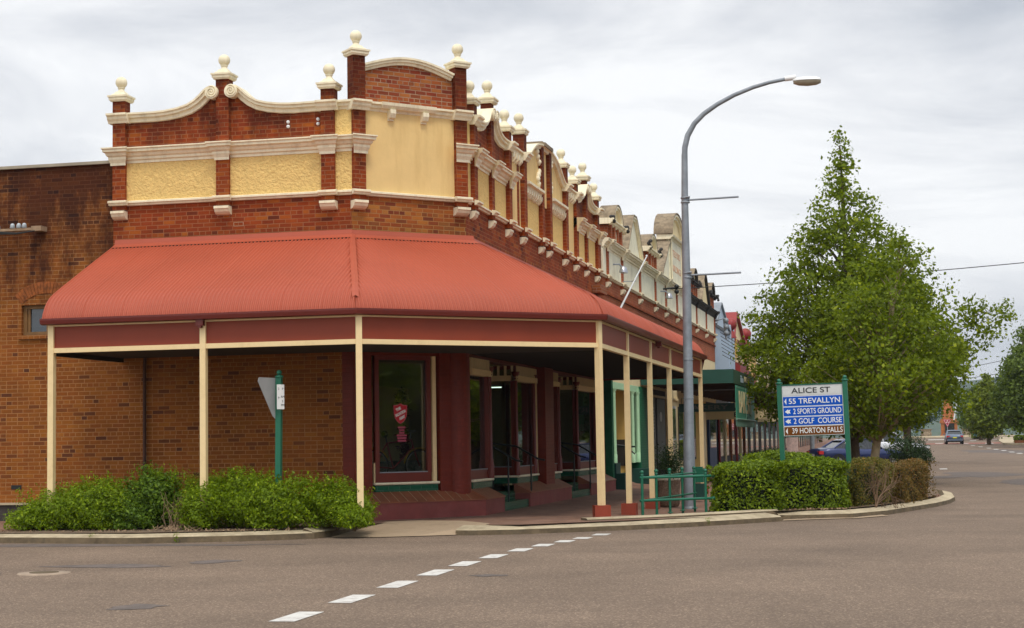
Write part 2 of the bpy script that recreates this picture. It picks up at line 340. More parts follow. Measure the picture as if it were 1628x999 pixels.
def text(s, size, F, u, z, d, m, name, parent, width=None, align='CENTER', shear=0, ext=.004, rot=0, bold=0):
    cu = bpy.data.curves.new('t', 'FONT'); cu.body = s; cu.size = size; cu.align_x = align; cu.align_y = 'CENTER'; cu.extrude = ext; cu.shear = shear; cu.offset = bold
    o = bpy.data.objects.new('t', cu); C.objects.link(o)
    dg = bpy.context.evaluated_depsgraph_get(); me = bpy.data.meshes.new_from_object(o.evaluated_get(dg))
    bpy.data.objects.remove(o)
    xs = [v.co.x for v in me.vertices]; w_ = max(xs)-min(xs); k = width/w_ if width else 1; cx = (max(xs)+min(xs))/2 if align == 'CENTER' else 0
    if width is None and align == 'CENTER': cx = 0
    o0 = ORG[parent.name]; cr_, sr_ = math.cos(rot), math.sin(rot)
    for v in me.vertices:
        a, b = (v.co.x-cx)*k, v.co.y; a, b = a*cr_-b*sr_, a*sr_+b*cr_
        v.co = F.p(u+a, d+v.co.z, z+b)-o0
    me.materials.clear(); me.materials.append(m); me.name = name
    ob = bpy.data.objects.new(name, me); C.objects.link(ob); ob.parent = parent; ORG[ob.name] = o0
    return ob
def leaves(name, pts, size, m, parent=None, org=(0, 0, 0), seed=0, aspect=.5, jitter=.35, up=.3, kind=None, nrm=None):
    rg = np.random.default_rng(seed); n = len(pts); pts = np.asarray(pts, float)
    o0 = np.array(ORG[parent.name]) if parent is not None else np.array(org, float)
    nn = rg.normal(size=(n, 3)); nn[:, 2] += up*2
    if nrm is not None: nn += nrm*1.2
    nn /= np.linalg.norm(nn, axis=1)[:, None]
    t = rg.normal(size=(n, 3)); t -= (t*nn).sum(1)[:, None]*nn; t /= np.linalg.norm(t, axis=1)[:, None]; b = np.cross(nn, t)
    sz = size*(1+jitter*rg.normal(size=n)).clip(.4, 1.9)[:, None]
    V = np.stack([pts-t*sz*.5, pts+b*sz*aspect*.5-nn*sz*.06, pts+t*sz*.5, pts-b*sz*aspect*.5-nn*sz*.06], 1).reshape(-1, 3)-o0
    me = bpy.data.meshes.new(name); me.vertices.add(4*n); me.vertices.foreach_set('co', V.ravel())
    me.loops.add(4*n); me.loops.foreach_set('vertex_index', np.arange(4*n)); me.polygons.add(n)
    me.polygons.foreach_set('loop_start', np.arange(0, 4*n, 4)); me.polygons.foreach_set('loop_total', np.full(n, 4))
    me.update(); uvl = me.uv_layers.new(name='UVMap'); rr = np.repeat(rg.random(n), 4); uvl.data.foreach_set('uv', np.stack([rr, rr], 1).ravel())
    me.materials.append(m); o = bpy.data.objects.new(name, me); C.objects.link(o); ORG[o.name] = Vector(o0)
    if parent is not None: o.parent = parent
    else: o.location = Vector(o0)
    if kind: o['kind'] = kind
    return o
def ss(a, b, x):
    t = min(max((x-a)/(b-a), 0), 1); return t*t*(3-2*t)
def rz(y):
    z = .1*ss(10, 27, y)
    if y > 45: q = min(y, 250)-45; z += .00248*q+2.54e-5*q*q
    return z
def pz(x, y):
    z = .26+.1*min(max((-11-x)/6, 0), 1)
    wx = min(max((x+8.1)/2.6, 0), 1.1)
    z -= .1*min(max((-11-x)/6, 0), 1)*(1-ss(28.5, 31, y))
    z += (.02-.12*wx)*ss(31, 36, y)
    if y > 45: z += rz(y)-.1
    return z
# ================================================================ ground
def sheet(name, xs, ys, zf, m, kind='structure'):
    mb = MB(); nx = len(xs)
    vs = [(x, y, zf(x, y)) for y in ys for x in xs]
    fs = [(j*nx+i, j*nx+i+1, (j+1)*nx+i+1, (j+1)*nx+i) for j in range(len(ys)-1) for i in range(nx-1)]
    mb.add(vs, fs, True); return mb.build(name, m, kind=kind, fix=False)
def asphalt():
    m = bpy.data.materials.new('asphalt'); m.use_nodes = True; t = m.node_tree; b = t.nodes['Principled BSDF']; l = t.links.new
    b.inputs['Roughness'].default_value = .85; b.inputs['Specular IOR Level'].default_value = .3
    c = N(t, 'ShaderNodeTexCoord'); s = c.outputs['Object']
    v = N(t, 'ShaderNodeTexVoronoi', i={'Scale': 62}); l(s, v.inputs[0])
    sx = N(t, 'ShaderNodeSeparateColor'); l(v.outputs['Color'], sx.inputs[0])
    ra = N(t, 'ShaderNodeValToRGB'); e = ra.color_ramp.elements
    e[0].color = (.13, .090, .066, 1); e[1].color = (.36, .27, .19, 1); e[1].position = 1
    q = e.new(.55); q.color = (.168, .121, .084, 1); q = e.new(.86); q.color = (.215, .155, .108, 1)
    l(sx.outputs[0], ra.inputs[0])
    n = N(t, 'ShaderNodeTexNoise', i={'Scale': .35, 'Detail': 9, 'Roughness': .62}); l(s, n.inputs[0])
    r_ = N(t, 'ShaderNodeMapRange', i={1: .3, 2: .7, 3: .80, 4: 1.16}); l(n.outputs[0], r_.inputs[0])
    mu = N(t, 'ShaderNodeMix', data_type='RGBA', blend_type='MULTIPLY'); mu.inputs[0].default_value = 1; l(ra.outputs[0], mu.inputs[6]); l(r_.outputs[0], mu.inputs[7])
    # faint wheel-worn streaks across the intersection
    mp_ = N(t, 'ShaderNodeMapping'); mp_.inputs['Scale'].default_value = (.05, .7, 1); l(s, mp_.inputs[0])
    n2_ = N(t, 'ShaderNodeTexNoise', i={'Scale': 1, 'Detail': 4}); l(mp_.outputs[0], n2_.inputs[0])
    r3 = N(t, 'ShaderNodeMapRange', i={1: .42, 2: .60, 3: 1.03, 4: .94}); l(n2_.outputs[0], r3.inputs[0])
    m2 = N(t, 'ShaderNodeMix', data_type='RGBA', blend_type='MULTIPLY'); m2.inputs[0].default_value = 1; l(mu.outputs[2], m2.inputs[6]); l(r3.outputs[0], m2.inputs[7])
    l(m2.outputs[2], b.inputs['Base Color'])
    bp = N(t, 'ShaderNodeBump', i={'Strength': .5, 'Distance': .006}); l(v.outputs['Distance'], bp.inputs['Height']); l(bp.outputs[0], b.inputs['Normal'])
    return m
M_asph = asphalt()
M_patch = mat('fresh_bitumen_patch', (.125, .102, .088), .9, .3, 6, .5, 90, dirt=(.17, .13, .11), dscale=2.5, damt=.9)
M_grass = mat('dry_grass_ground', (.10, .13, .04), 1, .3, .2)
M_paint = mat('road_line_paint', (.60, .585, .54), .7, .10, 6, dirt=(.26, .20, .17), dscale=7, damt=.8)
ys = [-60, -30, -10, 0, 5, 10]+[10+i for i in range(1, 18)]+[28, 30, 35, 40, 45]+[45+5*i for i in range(1, 42)]+[252, 300, 500, 1000, 2000, 4500]
sheet('ground', [-3000, -800, -200, -80, 80, 200, 800, 3000], ys, lambda x, y: rz(y)-.05, M_grass)
sheet('road', [-90, -60, -30, -10, 0, 10, 20, 45, 90], [y for y in ys if y <= 250], lambda x, y: rz(y), M_asph)
def patch(name, poly, m, off=.004, kind='structure', parent=None):
    mb = MB(); mb.add([(x, y, rz(y)+off) for x, y in poly], [tuple(range(len(poly)))]); return mb.build(name, m, parent, kind=kind, fix=False)
def blob(name, cx, cy, rx, ry, seed, m, off=.004):
    q = random.Random(seed); n = 26; ph = [q.random()*6.28 for _ in range(4)]
    patch(name, [(cx+rx*math.cos(a)*(1+.25*math.sin(2*a+ph[0])+.15*math.sin(5*a+ph[1])+.08*math.sin(9*a+ph[2])), cy+ry*math.sin(a)*(1+.2*math.sin(3*a+ph[3]))) for a in [6.283*i/n for i in range(n)]], m, off)
blob('road_patch', -13.6, 26.3, 3.2, .34, 1, M_patch); blob('road_patch', -9.55, 22.7, .32, .35, 2, M_patch)
blob('road_patch', -10.8, 21.9, .75, .32, 3, M_patch); blob('road_patch', -12.2, 20.6, .55, .3, 5, M_patch)
blob('road_patch', -7.9, 16.7, .32, .28, 6, M_patch); pass
blob('road_patch', -5.0, 20.5, .2, .16, 18, M_patch)
blob('road_patch', 6.9, 131, 2.3, 9, 9, M_patch); blob('road_patch', 3.1, 69, 1.5, 4, 10, M_patch); blob('road_patch', 4.1, 58, .9, 3.5, 11, M_patch)
blob('road_patch', 1.5, 66, 1.0, 1.5, 14, M_patch, .005)
# broken edge line across the junction
for yc_, xc_, ln_ in ((15.9, -5.83, .87), (17.62, -5.83, .87), (19.3, -5.82, .87), (20.9, -5.80, .87), (22.3, -5.78, .80), (23.62, -5.70, .75), (24.92, -5.60, .68), (26.0, -5.48, .6), (26.98, -5.33, .55), (27.85, -5.2, .5), (28.9, -5.07, .5)):
    yy = [yc_-ln_/2+ln_*i/4 for i in range(5)]; dx = xc_+5.83
    mb = MB(); mb.add([(-5.965+dx, y, rz(y)+.005) for y in yy]+[(-5.70+dx, y, rz(y)+.005) for y in yy], [(i, i+5, i+6, i+1) for i in range(4)])
    mb.build('painted_dash', M_paint, kind='structure', fix=False)
# far crossing bands and line marks
M_redroad = mat('red_crossing_paving', (.26, .10, .07), .9, .2, 2)
def band(name, x0, x1, y0, y1, m, off): patch(name, [(x0, y0), (x1, y0), (x1, y1), (x0, y1)], m, off)
band('crossing_band', -4, 22, 176, 184, M_redroad, .010)
for x0, y0 in ((1.6, 181), (3.4, 181.5), (5.8, 177), (8.2, 176), (9.6, 172), (11.4, 168)): band('painted_dash', x0, x0+.8, y0, y0+3, M_paint, .016)
for x0, y0 in ((6.3, 163), (6.6, 154.5), (6.9, 146), (7.1, 139), (7.3, 132), (7.45, 125), (7.6, 119)): band('painted_dash', x0, x0+.35, y0, y0+2.4, M_paint, .01)
band('painted_bar', 3.2, 6.4, 212, 217, M_paint, .01)
for x0, y0 in ((7.6, 200), (10.3, 205), (1.7, 201)): band('painted_dash', x0, x0+.7, y0, y0+3, M_paint, .01)
band('painted_dash', 1.62, 1.95, 78, 79.6, M_paint, .01)
# ---------------------------------------------------------------- paving
outline = [(-60, 27.30), (-16, 27.30), (-12.8, 27.15), (-11.3, 27.6), (-10.25, 28.2), (-9.9, 28.5), (-9.55, 29.6), (-9.35, 30.45), (-8.9, 30.82), (-8.0, 30.62), (-7.35, 29.75), (-7.15, 29.3), (-6.6, 29.3), (-5.95, 29.8), (-4.95, 30.6),
           (-4.0, 31.6), (-3.0, 32.85), (-2.35, 33.85), (-1.75, 34.35), (-1.05, 34.8), (-.55, 36.0), (.02, 38.2), (.42, 39.8), (.74, 41.6), (.93, 43.5), (.95, 46.4), (.75, 47.8), (-.2, 49.4), (-2.4, 50.6), (-4.4, 52.6), (-4.7, 56),
           (-4.7, 90), (-4.7, 130), (-4.7, 180), (-4.7, 230), (-8.6, 230), (-8.6, 30), (-9, 31.35), (-60, 31.35)]
outline = outline[:-4]+[(-8.6, 230), (-8.6, 33.2), (-10.3, 31.4), (-60, 31.4)]
from mathutils.geometry import delaunay_2d_cdt
pv = [Vector(p) for p in outline]; ne = len(pv)
pv += [Vector((-9.6+.7*i+.01*(j % 3), 30.9+.7*j+.013*(i % 2))) for i in range(16) for j in range(33)]+[Vector((x_+.01, y_+.02)) for x_ in (-14, -12.5, -11.5, -10.6) for y_ in (28.7, 29.3, 30, 30.7)]
pv += [Vector((x_, 60+8*j+.1)) for x_ in (-8, -7, -6, -5.2) for j in range(21)]
vo, eo, fo_, _, _, _ = delaunay_2d_cdt(pv, [(i, (i+1) % ne) for i in range(ne)], [], 1, 1e-5)
mb = MB(); mb.add([(v.x, v.y, pz(v.x, v.y)) for v in vo], [tuple(f_) for f_ in fo_], False)
mb.build('footpath', M_pave, kind='structure')
# sandy concrete ramp between the two kerbs
M_ramp = mat('sandy_ramp_concrete', (.38, .28, .18), .9, .2, 2.5, .4, 50, dirt=(.22, .16, .11), dscale=2.5, damt=.7)
mb = MB(); a_ = [(-9.75, 28.35), (-8.9, 28.25), (-8.3, 28.5), (-7.66, 28.85)]; b_ = [(-9.42, 30.5), (-8.9, 30.9), (-8.0, 30.7), (-7.2, 29.6)]
mb.add([(x, y, rz(y)+.012) for x, y in a_]+[(x, y, .272) for x, y in b_], [(i, i+1, i+5, i+4) for i in range(3)], False)
mb.build('kerb_ramp', M_ramp, kind='structure', fix=False)
def kerb(name, pts, face=.085, top=.145, wd=.30, base=None, mt=None, back=.06, closed_ends=True):
    P = [Vector((x, y, 0)) for x, y in pts]; sec = [(-.01, -.06), (.015, face), (.06, face+.02), (wd, top), (wd+.02, -.06)]
    vs = []; fs = []; mats = []
    for i, p in enumerate(P):
        t = (P[min(i+1, len(P)-1)]-P[max(i-1, 0)]).normalized(); nn = Vector((-t.y, t.x, 0)); z0 = rz(p.y) if base is None else base
        for d, h in sec: vs.append((p.x+nn.x*d, p.y+nn.y*d, z0+h))
    n = 5
    for i in range(len(P)-1):
        for j in range(n-1): fs.append((i*n+j, (i+1)*n+j, (i+1)*n+j+1, i*n+j+1)); mats.append(1 if j == 0 else 0)
    fs += [tuple(range(n)), tuple(range(len(vs)-1, len(vs)-1-n, -1))]; mats += [1, 1]
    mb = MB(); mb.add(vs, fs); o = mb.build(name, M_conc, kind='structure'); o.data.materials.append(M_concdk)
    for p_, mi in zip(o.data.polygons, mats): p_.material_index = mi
    return o
kerb('kerb', [(-60, 27.0), (-15.2, 27.0), (-12.84, 26.71), (-11.33, 27.15), (-10.6, 27.5), (-10.22, 27.8), (-9.94, 28.0)], .10, .15)
kerb('kerb', [(-9.94, 28.0), (-9.69, 29.1), (-9.5, 30.4)], .10, .17, .22, base=.11)
kerb('kerb', [(-7.66, 28.9), (-7.3, 28.86), (-6.62, 29.09), (-5.83, 29.625), (-4.83, 30.37), (-3.81, 31.36), (-3.0, 32.35), (-2.30, 33.33)], .085, .158, .42)
kerb('kerb', [(-5.62, 30.62), (-5.1, 30.98), (-4.1, 31.93), (-3.2, 32.98), (-2.4, 34.0)], .10, .125, .3, base=.18)
kerb('kerb', [(-2.4, 33.85), (-1.75, 34.1), (-.98, 34.45), (-.34, 35.75), (.30, 38.1), (.73, 39.7), (1.06, 41.5), (1.24, 43.4), (1.26, 46.5), (1.05, 48), (.1, 49.8), (-2.2, 51), (-4.1, 52.9), (-4.45, 56), (-4.45, 90), (-4.45, 130), (-4.45, 180), (-4.45, 230)], .09, .155, .26)
mb = MB(); mb.add([(-2.28, 33.38, .112), (-1.66, 33.86, .112), (-.9, 34.2, .112), (-.3, 35.2, .112), (-.45, 35.6, .118), (-1.02, 34.52, .118), (-1.75, 34.15, .118), (-2.3, 33.7, .118)], [tuple(range(8))]); mb.build('kerb_gutter', M_ramp, kind='structure')
# planted beds
mb = MB(); mb.add([(-16.3, 27.35, .262), (-12.8, 27.2, .262), (-11.3, 27.62, .262), (-10.2, 28.25, .262), (-9.85, 29.2, .27), (-9.75, 29.9, .27), (-16.3, 29.9, .285)], [tuple(range(7))]); mb.build('garden_bed', M_soil, kind='structure')
mb = MB(); pp = [(-3.8, 33.3), (-2.35, 33.95), (-1.75, 34.42), (-1.1, 34.9), (-.6, 36.0), (-.05, 38.2), (.36, 39.8), (.68, 41.6), (.86, 43.5), (.85, 46.2), (.5, 47.8), (-1.5, 48), (-3.4, 44), (-4, 38)]
mb.add([(x, y, .275) for x, y in pp], [tuple(range(len(pp)))]); mb.build('garden_bed', M_soil, kind='structure')
# manhole
t_ = empty('manhole', (-11.146, 20.74, .075), 'round concrete manhole collar with dark cover flush in the asphalt at the left', 'manhole cover')
mb = MB(); mb.lathe((-11.146, 20.74, .07), [(.0001, .012), (.34, .012), (.36, -.05)], 28); mb.build('collar', mat('road_worn_concrete', (.34, .26, .19), .9, .2, 6), t_)
mb = MB(); mb.lathe((-11.146, 20.74, .07), [(.0001, .02), (.19, .02), (.20, -.02)], 24); mb.build('cover', M_concdk, t_)
# ================================================================ corner shop
FL = Fr((0, 31.25), (1, 0), (0, -1)); T8 = math.tan(R(22.5))
C1 = Vector((-10.28, 31.25)); C2 = Vector((-8.47, 33.12)); cd = (C2-C1).normalized(); CL = (C2-C1).length
FC = Fr(C1, cd, (cd.y, -cd.x)); FS = Fr((-8.47, 0), (0, 1), (1, 0))
shop = empty('corner_shop', (-10.28, 31.25, .26), 'red brick corner shop with yellow parapet panels, cream cornices and ball finials', 'shop building')
# --- walls
mb = MB()
wallgrid(FL, mb, -24, -10.28, .2, 7.44, -.3, 0, [(-17.32, -16.25, 4.03, 4.64)])
mb.build('side_wall', M_brick_low, shop)
# upper strip of brick above the verandah and up to the parapet is redder brick
mb = MB()
FL.box(mb, -15.30, -10.28, -.29, .006, 5.72, 6.62); FL.box(mb, -15.28, -10.28, -.28, .006, 7.6, 8.2)
scrollU = [(-14.99, 8.43), (-14.38, 8.425), (-14.12, 8.44), (-13.87, 8.475), (-13.66, 8.53), (-13.51, 8.61), (-13.40, 8.70), (-13.30, 8.80), (-13.22, 8.85), (-13.14, 8.86)]
pc = -12.915
def wingpoly(path, z0): return [(path[0][0], z0)]+[(a, b-.10) for a, b in path]+[(path[-1][0], z0)]
FL.prism(mb, wingpoly(scrollU+[(pc, 8.84)], 8.2), -.28, .006)
scrollUr = [(2*pc-a, b) for a, b in scrollU][::-1]
FL.prism(mb, wingpoly([(pc, 8.84)]+scrollUr, 8.2), -.28, .0061)
mb.build('upper_wall', M_brick_up, shop)
mb = MB(); FC.box(mb, 0, CL, -.3, 0, 3.5, 6.62); FC.box(mb, .3, CL-.3, -.2, -.01, 6.6, 8.3); mb.build('corner_wall', M_brick_ch, shop)
mb = MB(); FS.box(mb, 33.12, 49.3, -.3, 0, 3.5, 6.62); FS.box(mb, 33.2, 36.8, -.3, 0, 7.6, 8.2); FS.box(mb, 44.75, 48.3, -.3, 0, 7.6, 8.2)
sc = 1.60/2.15
def swing(c0):   # scroll path of a street wing centred on c0
    a = [(c0-1.47+(x+14.99)*(1.30/1.85), z) for x, z in scrollU]; return a, [(2*c0-x, z) for x, z in a][::-1]
for c0 in (35.18, 46.45):
    a, b = swing(c0); FS.prism(mb, wingpoly(a+[(c0, 8.84)], 8.2), -.3, 0); FS.prism(mb, wingpoly([(c0, 8.84)]+b, 8.2), -.3, .0002)
FS.box(mb, 36.9, 44.8, -.3, 0, 6.6, 8.35)
mb.build('street_wall', M_brick_up, shop)
# pediment of the chamfered corner
arc = [(.27+2.06*i/16, 9.15+.215*math.sin(math.pi*i/16)) for i in range(17)]
mb = MB(); FC.prism(mb, [(.1, 8.3)]+[(.1, 9.1)]+[(a, b-.06) for a, b in arc]+[(CL-.1, 9.1), (CL-.1, 8.3)], -.27, -.02); mb.build('pediment_wall', M_brick_gable, shop)
mb = MB(); FC.sweep(mb, [(a, b+.03) for a, b in arc], [(-.22, 0), (.10, 0), (.10, -.04), (.07, -.05), (.07, -.09), (.03, -.10), (.02, -.145), (-.22, -.145)]); mb.build('pediment_coping', M_trim, shop)
# --- brick piers
for F, a, b, z1 in ((FL, -15.27, -15.0, 8.68), (FL, -13.05, -12.78, 8.99), (FL, -10.86, -10.59, 8.66), (FC, .0, .27, 9.31), (FC, CL-.27, CL, 9.31)):
    mb = MB(); F.box(mb, a, b, -.13, .11, 6.47, z1); mb.build('brick_pier', M_brick_up, shop)
for a, b, z1, d in ((33.45, 33.72, 8.66, .12), (35.05, 35.3, 8.99, .10), (36.65, 36.92, 8.66, .12), (37.8, 37.95, 8.3, .05), (38.15, 38.42, 8.86, .14), (40.2, 40.45, 8.95, .13), (41.15, 41.4, 8.95, .13),
                    (43.2, 43.47, 8.86, .14), (43.7, 43.85, 8.3, .05), (44.75, 45.02, 8.66, .12), (46.33, 46.57, 8.99, .10), (48.02, 48.3, 8.66, .12)):
    mb = MB(); FS.box(mb, a, b, -.13, d, 6.47 if d > .06 else 6.62, z1); mb.build('brick_pier', M_brick_up, shop)
# --- render panels
for F, a, b, z0, z1 in ((FL, -14.99, -13.05, 6.64, 7.45), (FL, -12.78, -10.86, 6.64, 7.45), (FL, -10.58, -10.28, 6.64, 8.3), (FS, 33.12, 33.45, 6.64, 8.3),
                        (FS, 33.72, 35.05, 6.64, 7.45), (FS, 35.3, 36.65, 6.64, 7.45), (FS, 38.42, 40.2, 6.64, 7.55), (FS, 41.4, 43.2, 6.64, 7.55), (FS, 45.02, 46.33, 6.64, 7.45), (FS, 46.57, 48.02, 6.64, 7.45)):
    mb = MB(); F.box(mb, a-.02, b+.02, -.25, .028, z0, z1); mb.build('roughcast_panel', M_rough, shop)
for F, a, b, z0, z1 in ((FS, 36.92, 38.15, 6.64, 8.3), (FS, 43.47, 44.75, 6.64, 8.3)):
    mb = MB(); F.box(mb, a, b, -.28, .03, z0, z1); mb.build('smooth_panel', M_smooth, shop)
mb = MB(); FC.box(mb, .25, CL-.25, -.25, .022, 6.64, 8.28)
mb.build('name_panel', M_smooth, shop)
# central gable of the street front
gl = [(38.4, 8.42), (38.62, 8.47), (38.85, 8.56), (39.1, 8.69), (39.4, 8.82), (39.75, 8.91), (40.1, 8.96), (40.45, 8.98)]
gr = [(81.6-a, b) for a, b in gl][::-1]
mb = MB(); FS.prism(mb, wingpoly(gl+gr, 7.5), -.3, .035); mb.build('gable_panel', M_smooth, shop)
mb = MB()
FS.sweep(mb, gl+gr, [(-.34, 0), (.17, 0), (.17, -.04), (.13, -.06), (.10, -.12), (-.34, -.12)])
for a, b in ((38.42, 40.2), (41.4, 43.2)):
    FS.mold(mb, a, b, [(0, 7.62), (.10, 7.64), (.12, 7.72), (.20, 7.74), (.20, 7.80), (0, 7.84)])
    n = 8
    for i in range(n):
        uu = a+.12+(b-a-.24)*i/(n-1); FS.mold(mb, uu-.05, uu+.05, [(.03, 7.64), (.15, 7.64), (.14, 7.54), (.08, 7.46), (.03, 7.44)])
for s_ in (-1, 1):     # vine ornament in the gable
    for k_ in range(26):
        q = k_/26; uu = 40.8+s_*(.62+.30*math.sin(q*9)*.5+.10*q); zz = 7.9+.95*q
        mb.ball(FS.p(uu, .05, zz), .035+.02*(k_ % 3), 8)
mb.build('gable_trim', M_trim, shop)
mb = MB(); FS.box(mb, 40.3, 41.3, -.36, .2, 8.94, 9.03); FS.box(mb, 40.35, 41.25, -.33, .12, 9.03, 9.07); mb.build('gable_cap', M_stone, shop)
# --- cornices
mid = [(0, 7.42), (.045, 7.42), (.045, 7.47), (.085, 7.49), (.085, 7.535), (.125, 7.56), (.15, 7.61), (.205, 7.63), (.205, 7.675), (.235, 7.69), (.235, 7.715), (0, 7.745)]
top = [(-.3, 8.25), (.03, 8.25), (.05, 8.29), (.09, 8.31), (.10, 8.36), (.15, 8.38), (.15, 8.42), (-.3, 8.44)]
low = [(0, 6.56), (.05, 6.565), (.06, 6.60), (.10, 6.61), (.10, 6.645), (.06, 6.66), (0, 6.67)]
def off(p, d, lo=0): return [(a+d if a >= 0 else a, b-(lo if b < (p[0][1]+.06) else 0)) for a, b in p]
mb = MB()
FL.mold(mb, -15.26, -10.28, mid, 0, T8); FC.mold(mb, 0, .02, mid, -T8, 0); FC.mold(mb, CL-.02, CL, mid, 0, T8); FS.mold(mb, 33.12, 36.9, mid, -T8, 0); FS.mold(mb, 44.75, 48.3, mid)
FL.mold(mb, -15.3, -10.28, low, 0, T8); FC.mold(mb, 0, CL, low, -T8, T8); FS.mold(mb, 33.12, 49.3, low, -T8, 0)
FL.mold(mb, -10.6, -10.28, top, 0, T8); FC.mold(mb, 0, CL, top, -T8, T8); FS.mold(mb, 33.12, 33.5, top, -T8, 0)
FS.mold(mb, 36.8, 38.3, top); FS.mold(mb, 43.3, 44.9, top)
for F, a, b, kinds, d in ((FL, -15.28, -14.99, 'mlt', .11), (FL, -13.05, -12.78, 'ml', .11), (FL, -10.86, -10.58, 'mlt', .11), (FC, .0, .27, 'mlt', .12), (FC, CL-.27, CL, 'mlt', .12),
                          (FS, 33.45, 33.72, 'mlt', .12), (FS, 35.05, 35.3, 'ml', .10), (FS, 36.65, 36.92, 'mlt', .12), (FS, 38.15, 38.42, 'lt', .14), (FS, 40.2, 40.45, 'l', .13), (FS, 41.15, 41.4, 'l', .13),
                          (FS, 43.2, 43.47, 'lt', .14), (FS, 44.75, 45.02, 'mlt', .12), (FS, 46.33, 46.57, 'ml', .10), (FS, 48.02, 48.3, 'mlt', .12)):
    if 'm' in kinds:     # the cornice breaks out round the pier as a spreading cap
        pr = off(mid, d-.01, .05); vs0 = [F.p(a-dd*.62+d*.62-.0, dd, z) for dd, z in pr]; vs1 = [F.p(b+dd*.62-d*.62, dd, z) for dd, z in pr]; n = len(pr)
        mb.add(vs0+vs1, [tuple(range(n)), tuple(range(2*n-1, n-1, -1))]+[(i, (i+1) % n, (i+1) % n+n, i+n) for i in range(n)])
    if 'l' in kinds: F.mold(mb, a-.05, b+.05, off(low, d, .0))
    if 't' in kinds: F.mold(mb, a-.07, b+.07, off(top, d, .02))
FC.mold(mb, .62, 1.85, [(0, 8.30), (.12, 8.31), (.17, 8.37), (.18, 8.43), (0, 8.452)])
mb.build('cornice', M_trim, shop)
# scroll copings
sec = [(-.23, 0), (.16, 0), (.16, -.035), (.12, -.05), (.12, -.095), (.06, -.11), (.05, -.18), (.01, -.19), (-.23, -.19)]
def coping(F, a, b):
    for path, e_ in ((a, -1), (b, 0)):
        mb = MB(); F.sweep(mb, path, sec); eu, ez = path[e_]; cz = ez-.125; cu = eu+(.02 if e_ else -.02)
        mb.prism([F.p(cu+.135*math.cos(t), -.23, cz+.135*math.sin(t)) for t in [6.283*i/24 for i in range(24)]], F.n*.41)
        sp_ = [F.p(cu+(.012+.108*i/40)*math.cos(i*.36), .185, cz+(.012+.108*i/40)*math.sin(i*.36)) for i in range(41)]
        mb.tube(sp_, .016, 6); mb.build('scroll_coping', M_trim, shop)
coping(FL, scrollU, scrollUr)
for c0 in (35.18, 46.45): coping(FS, *swing(c0))
mb = MB()
for c0 in (36.9-.1,): pass
# --- finials
def finial(F, u0, z, d=-.01, s=1.0, parent=shop, m=M_trim):
    mb = MB()
    def slab(h, z0, z1, h2=None):
        h2 = h if h2 is None else h2
        mb.hexa([F.p(u0-h, d-h, z0), F.p(u0+h, d-h, z0), F.p(u0+h, d+h, z0), F.p(u0-h, d+h, z0), F.p(u0-h2, d-h2, z1), F.p(u0+h2, d-h2, z1), F.p(u0+h2, d+h2, z1), F.p(u0-h2, d+h2, z1)])
    slab(.165*s, z, z+.03, .18*s); slab(.19*s, z+.03, z+.085); slab(.21*s, z+.085, z+.12); slab(.155*s, z+.12, z+.155, .14*s); slab(.12*s, z+.155, z+.21, .085*s)
    c = F.p(u0, d, 0)
    mb.lathe((c.x, c.y, z+.2), [(.09, 0), (.085, .02), (.062, .04), (.058, .075), (.074, .085), (.074, .105), (.05, .11)], 20)
    mb.ball((c.x, c.y, z+.405), .118*s, 22); mb.build('finial', m, parent)
for u_, z in ((-15.135, 8.68), (-12.915, 8.99), (-10.72, 8.66)): finial(FL, u_, z)
finial(FC, .135, 9.31); finial(FC, CL-.135, 9.31)
for u_, z in ((33.585, 8.66), (35.18, 8.99), (36.785, 8.66), (38.285, 8.86), (43.335, 8.86), (44.885, 8.66), (46.45, 8.99), (48.16, 8.66)): finial(FS, u_, z)
# --- corbel brackets under the string course
cb = [(0, 6.45), (.19, 6.45), (.19, 6.40), (.165, 6.39), (.14, 6.34), (.08, 6.30), (0, 6.28)]
cbs = [(a*.72, b) for a, b in cb]
for F, a, b in ((FL, -15.28, -14.99), (FL, -13.07, -12.76), (FL, -10.88, -10.56), (FC, -.02, .28), (FC, CL-.29, CL+.01), (FS, 33.45, 33.72), (FS, 35.07, 35.27), (FS, 36.65, 36.92), (FS, 38.15, 38.42), (FS, 40.22, 40.42), (FS, 41.17, 41.37), (FS, 43.2, 43.47), (FS, 44.75, 45.02), (FS, 46.35, 46.55), (FS, 48.02, 48.3)):
    mb = MB(); F.mold(mb, a, b, cbs if F is FS else cb); mb.build('bracket', M_trim, shop)
for a in (.80, 1.55):
    mb = MB(); FC.mold(mb, a, a+.13, [(0, 8.3), (.16, 8.3), (.16, 8.22), (.12, 8.14), (.05, 8.12), (.05, 8.09), (0, 8.09)]); mb.build('bracket', M_trim, shop)
for a, b in ((36.95, 38.1), (43.5, 44.7)):
    for i in range(4):
        mb = MB(); uu = a+.1+i*(b-a-.3)/3; FS.mold(mb, uu, uu+.14, [(.02, 8.28), (.14, 8.28), (.13, 8.16), (.05, 8.08), (.02, 8.08)]); mb.build('bracket', M_trim, shop)
# wall ties
for x_, z in ((-10.95-.62, 7.98), (-10.95-.62, 8.07), (-10.95, 8.0), (-10.95, 8.09)):
    mb = MB(); mb.lathe((x_, 31.244, z), [(.0001, -.03), (.03, -.025), (.035, 0)], 12, 'y'); mb.build('wall_tie', M_whitep, shop)
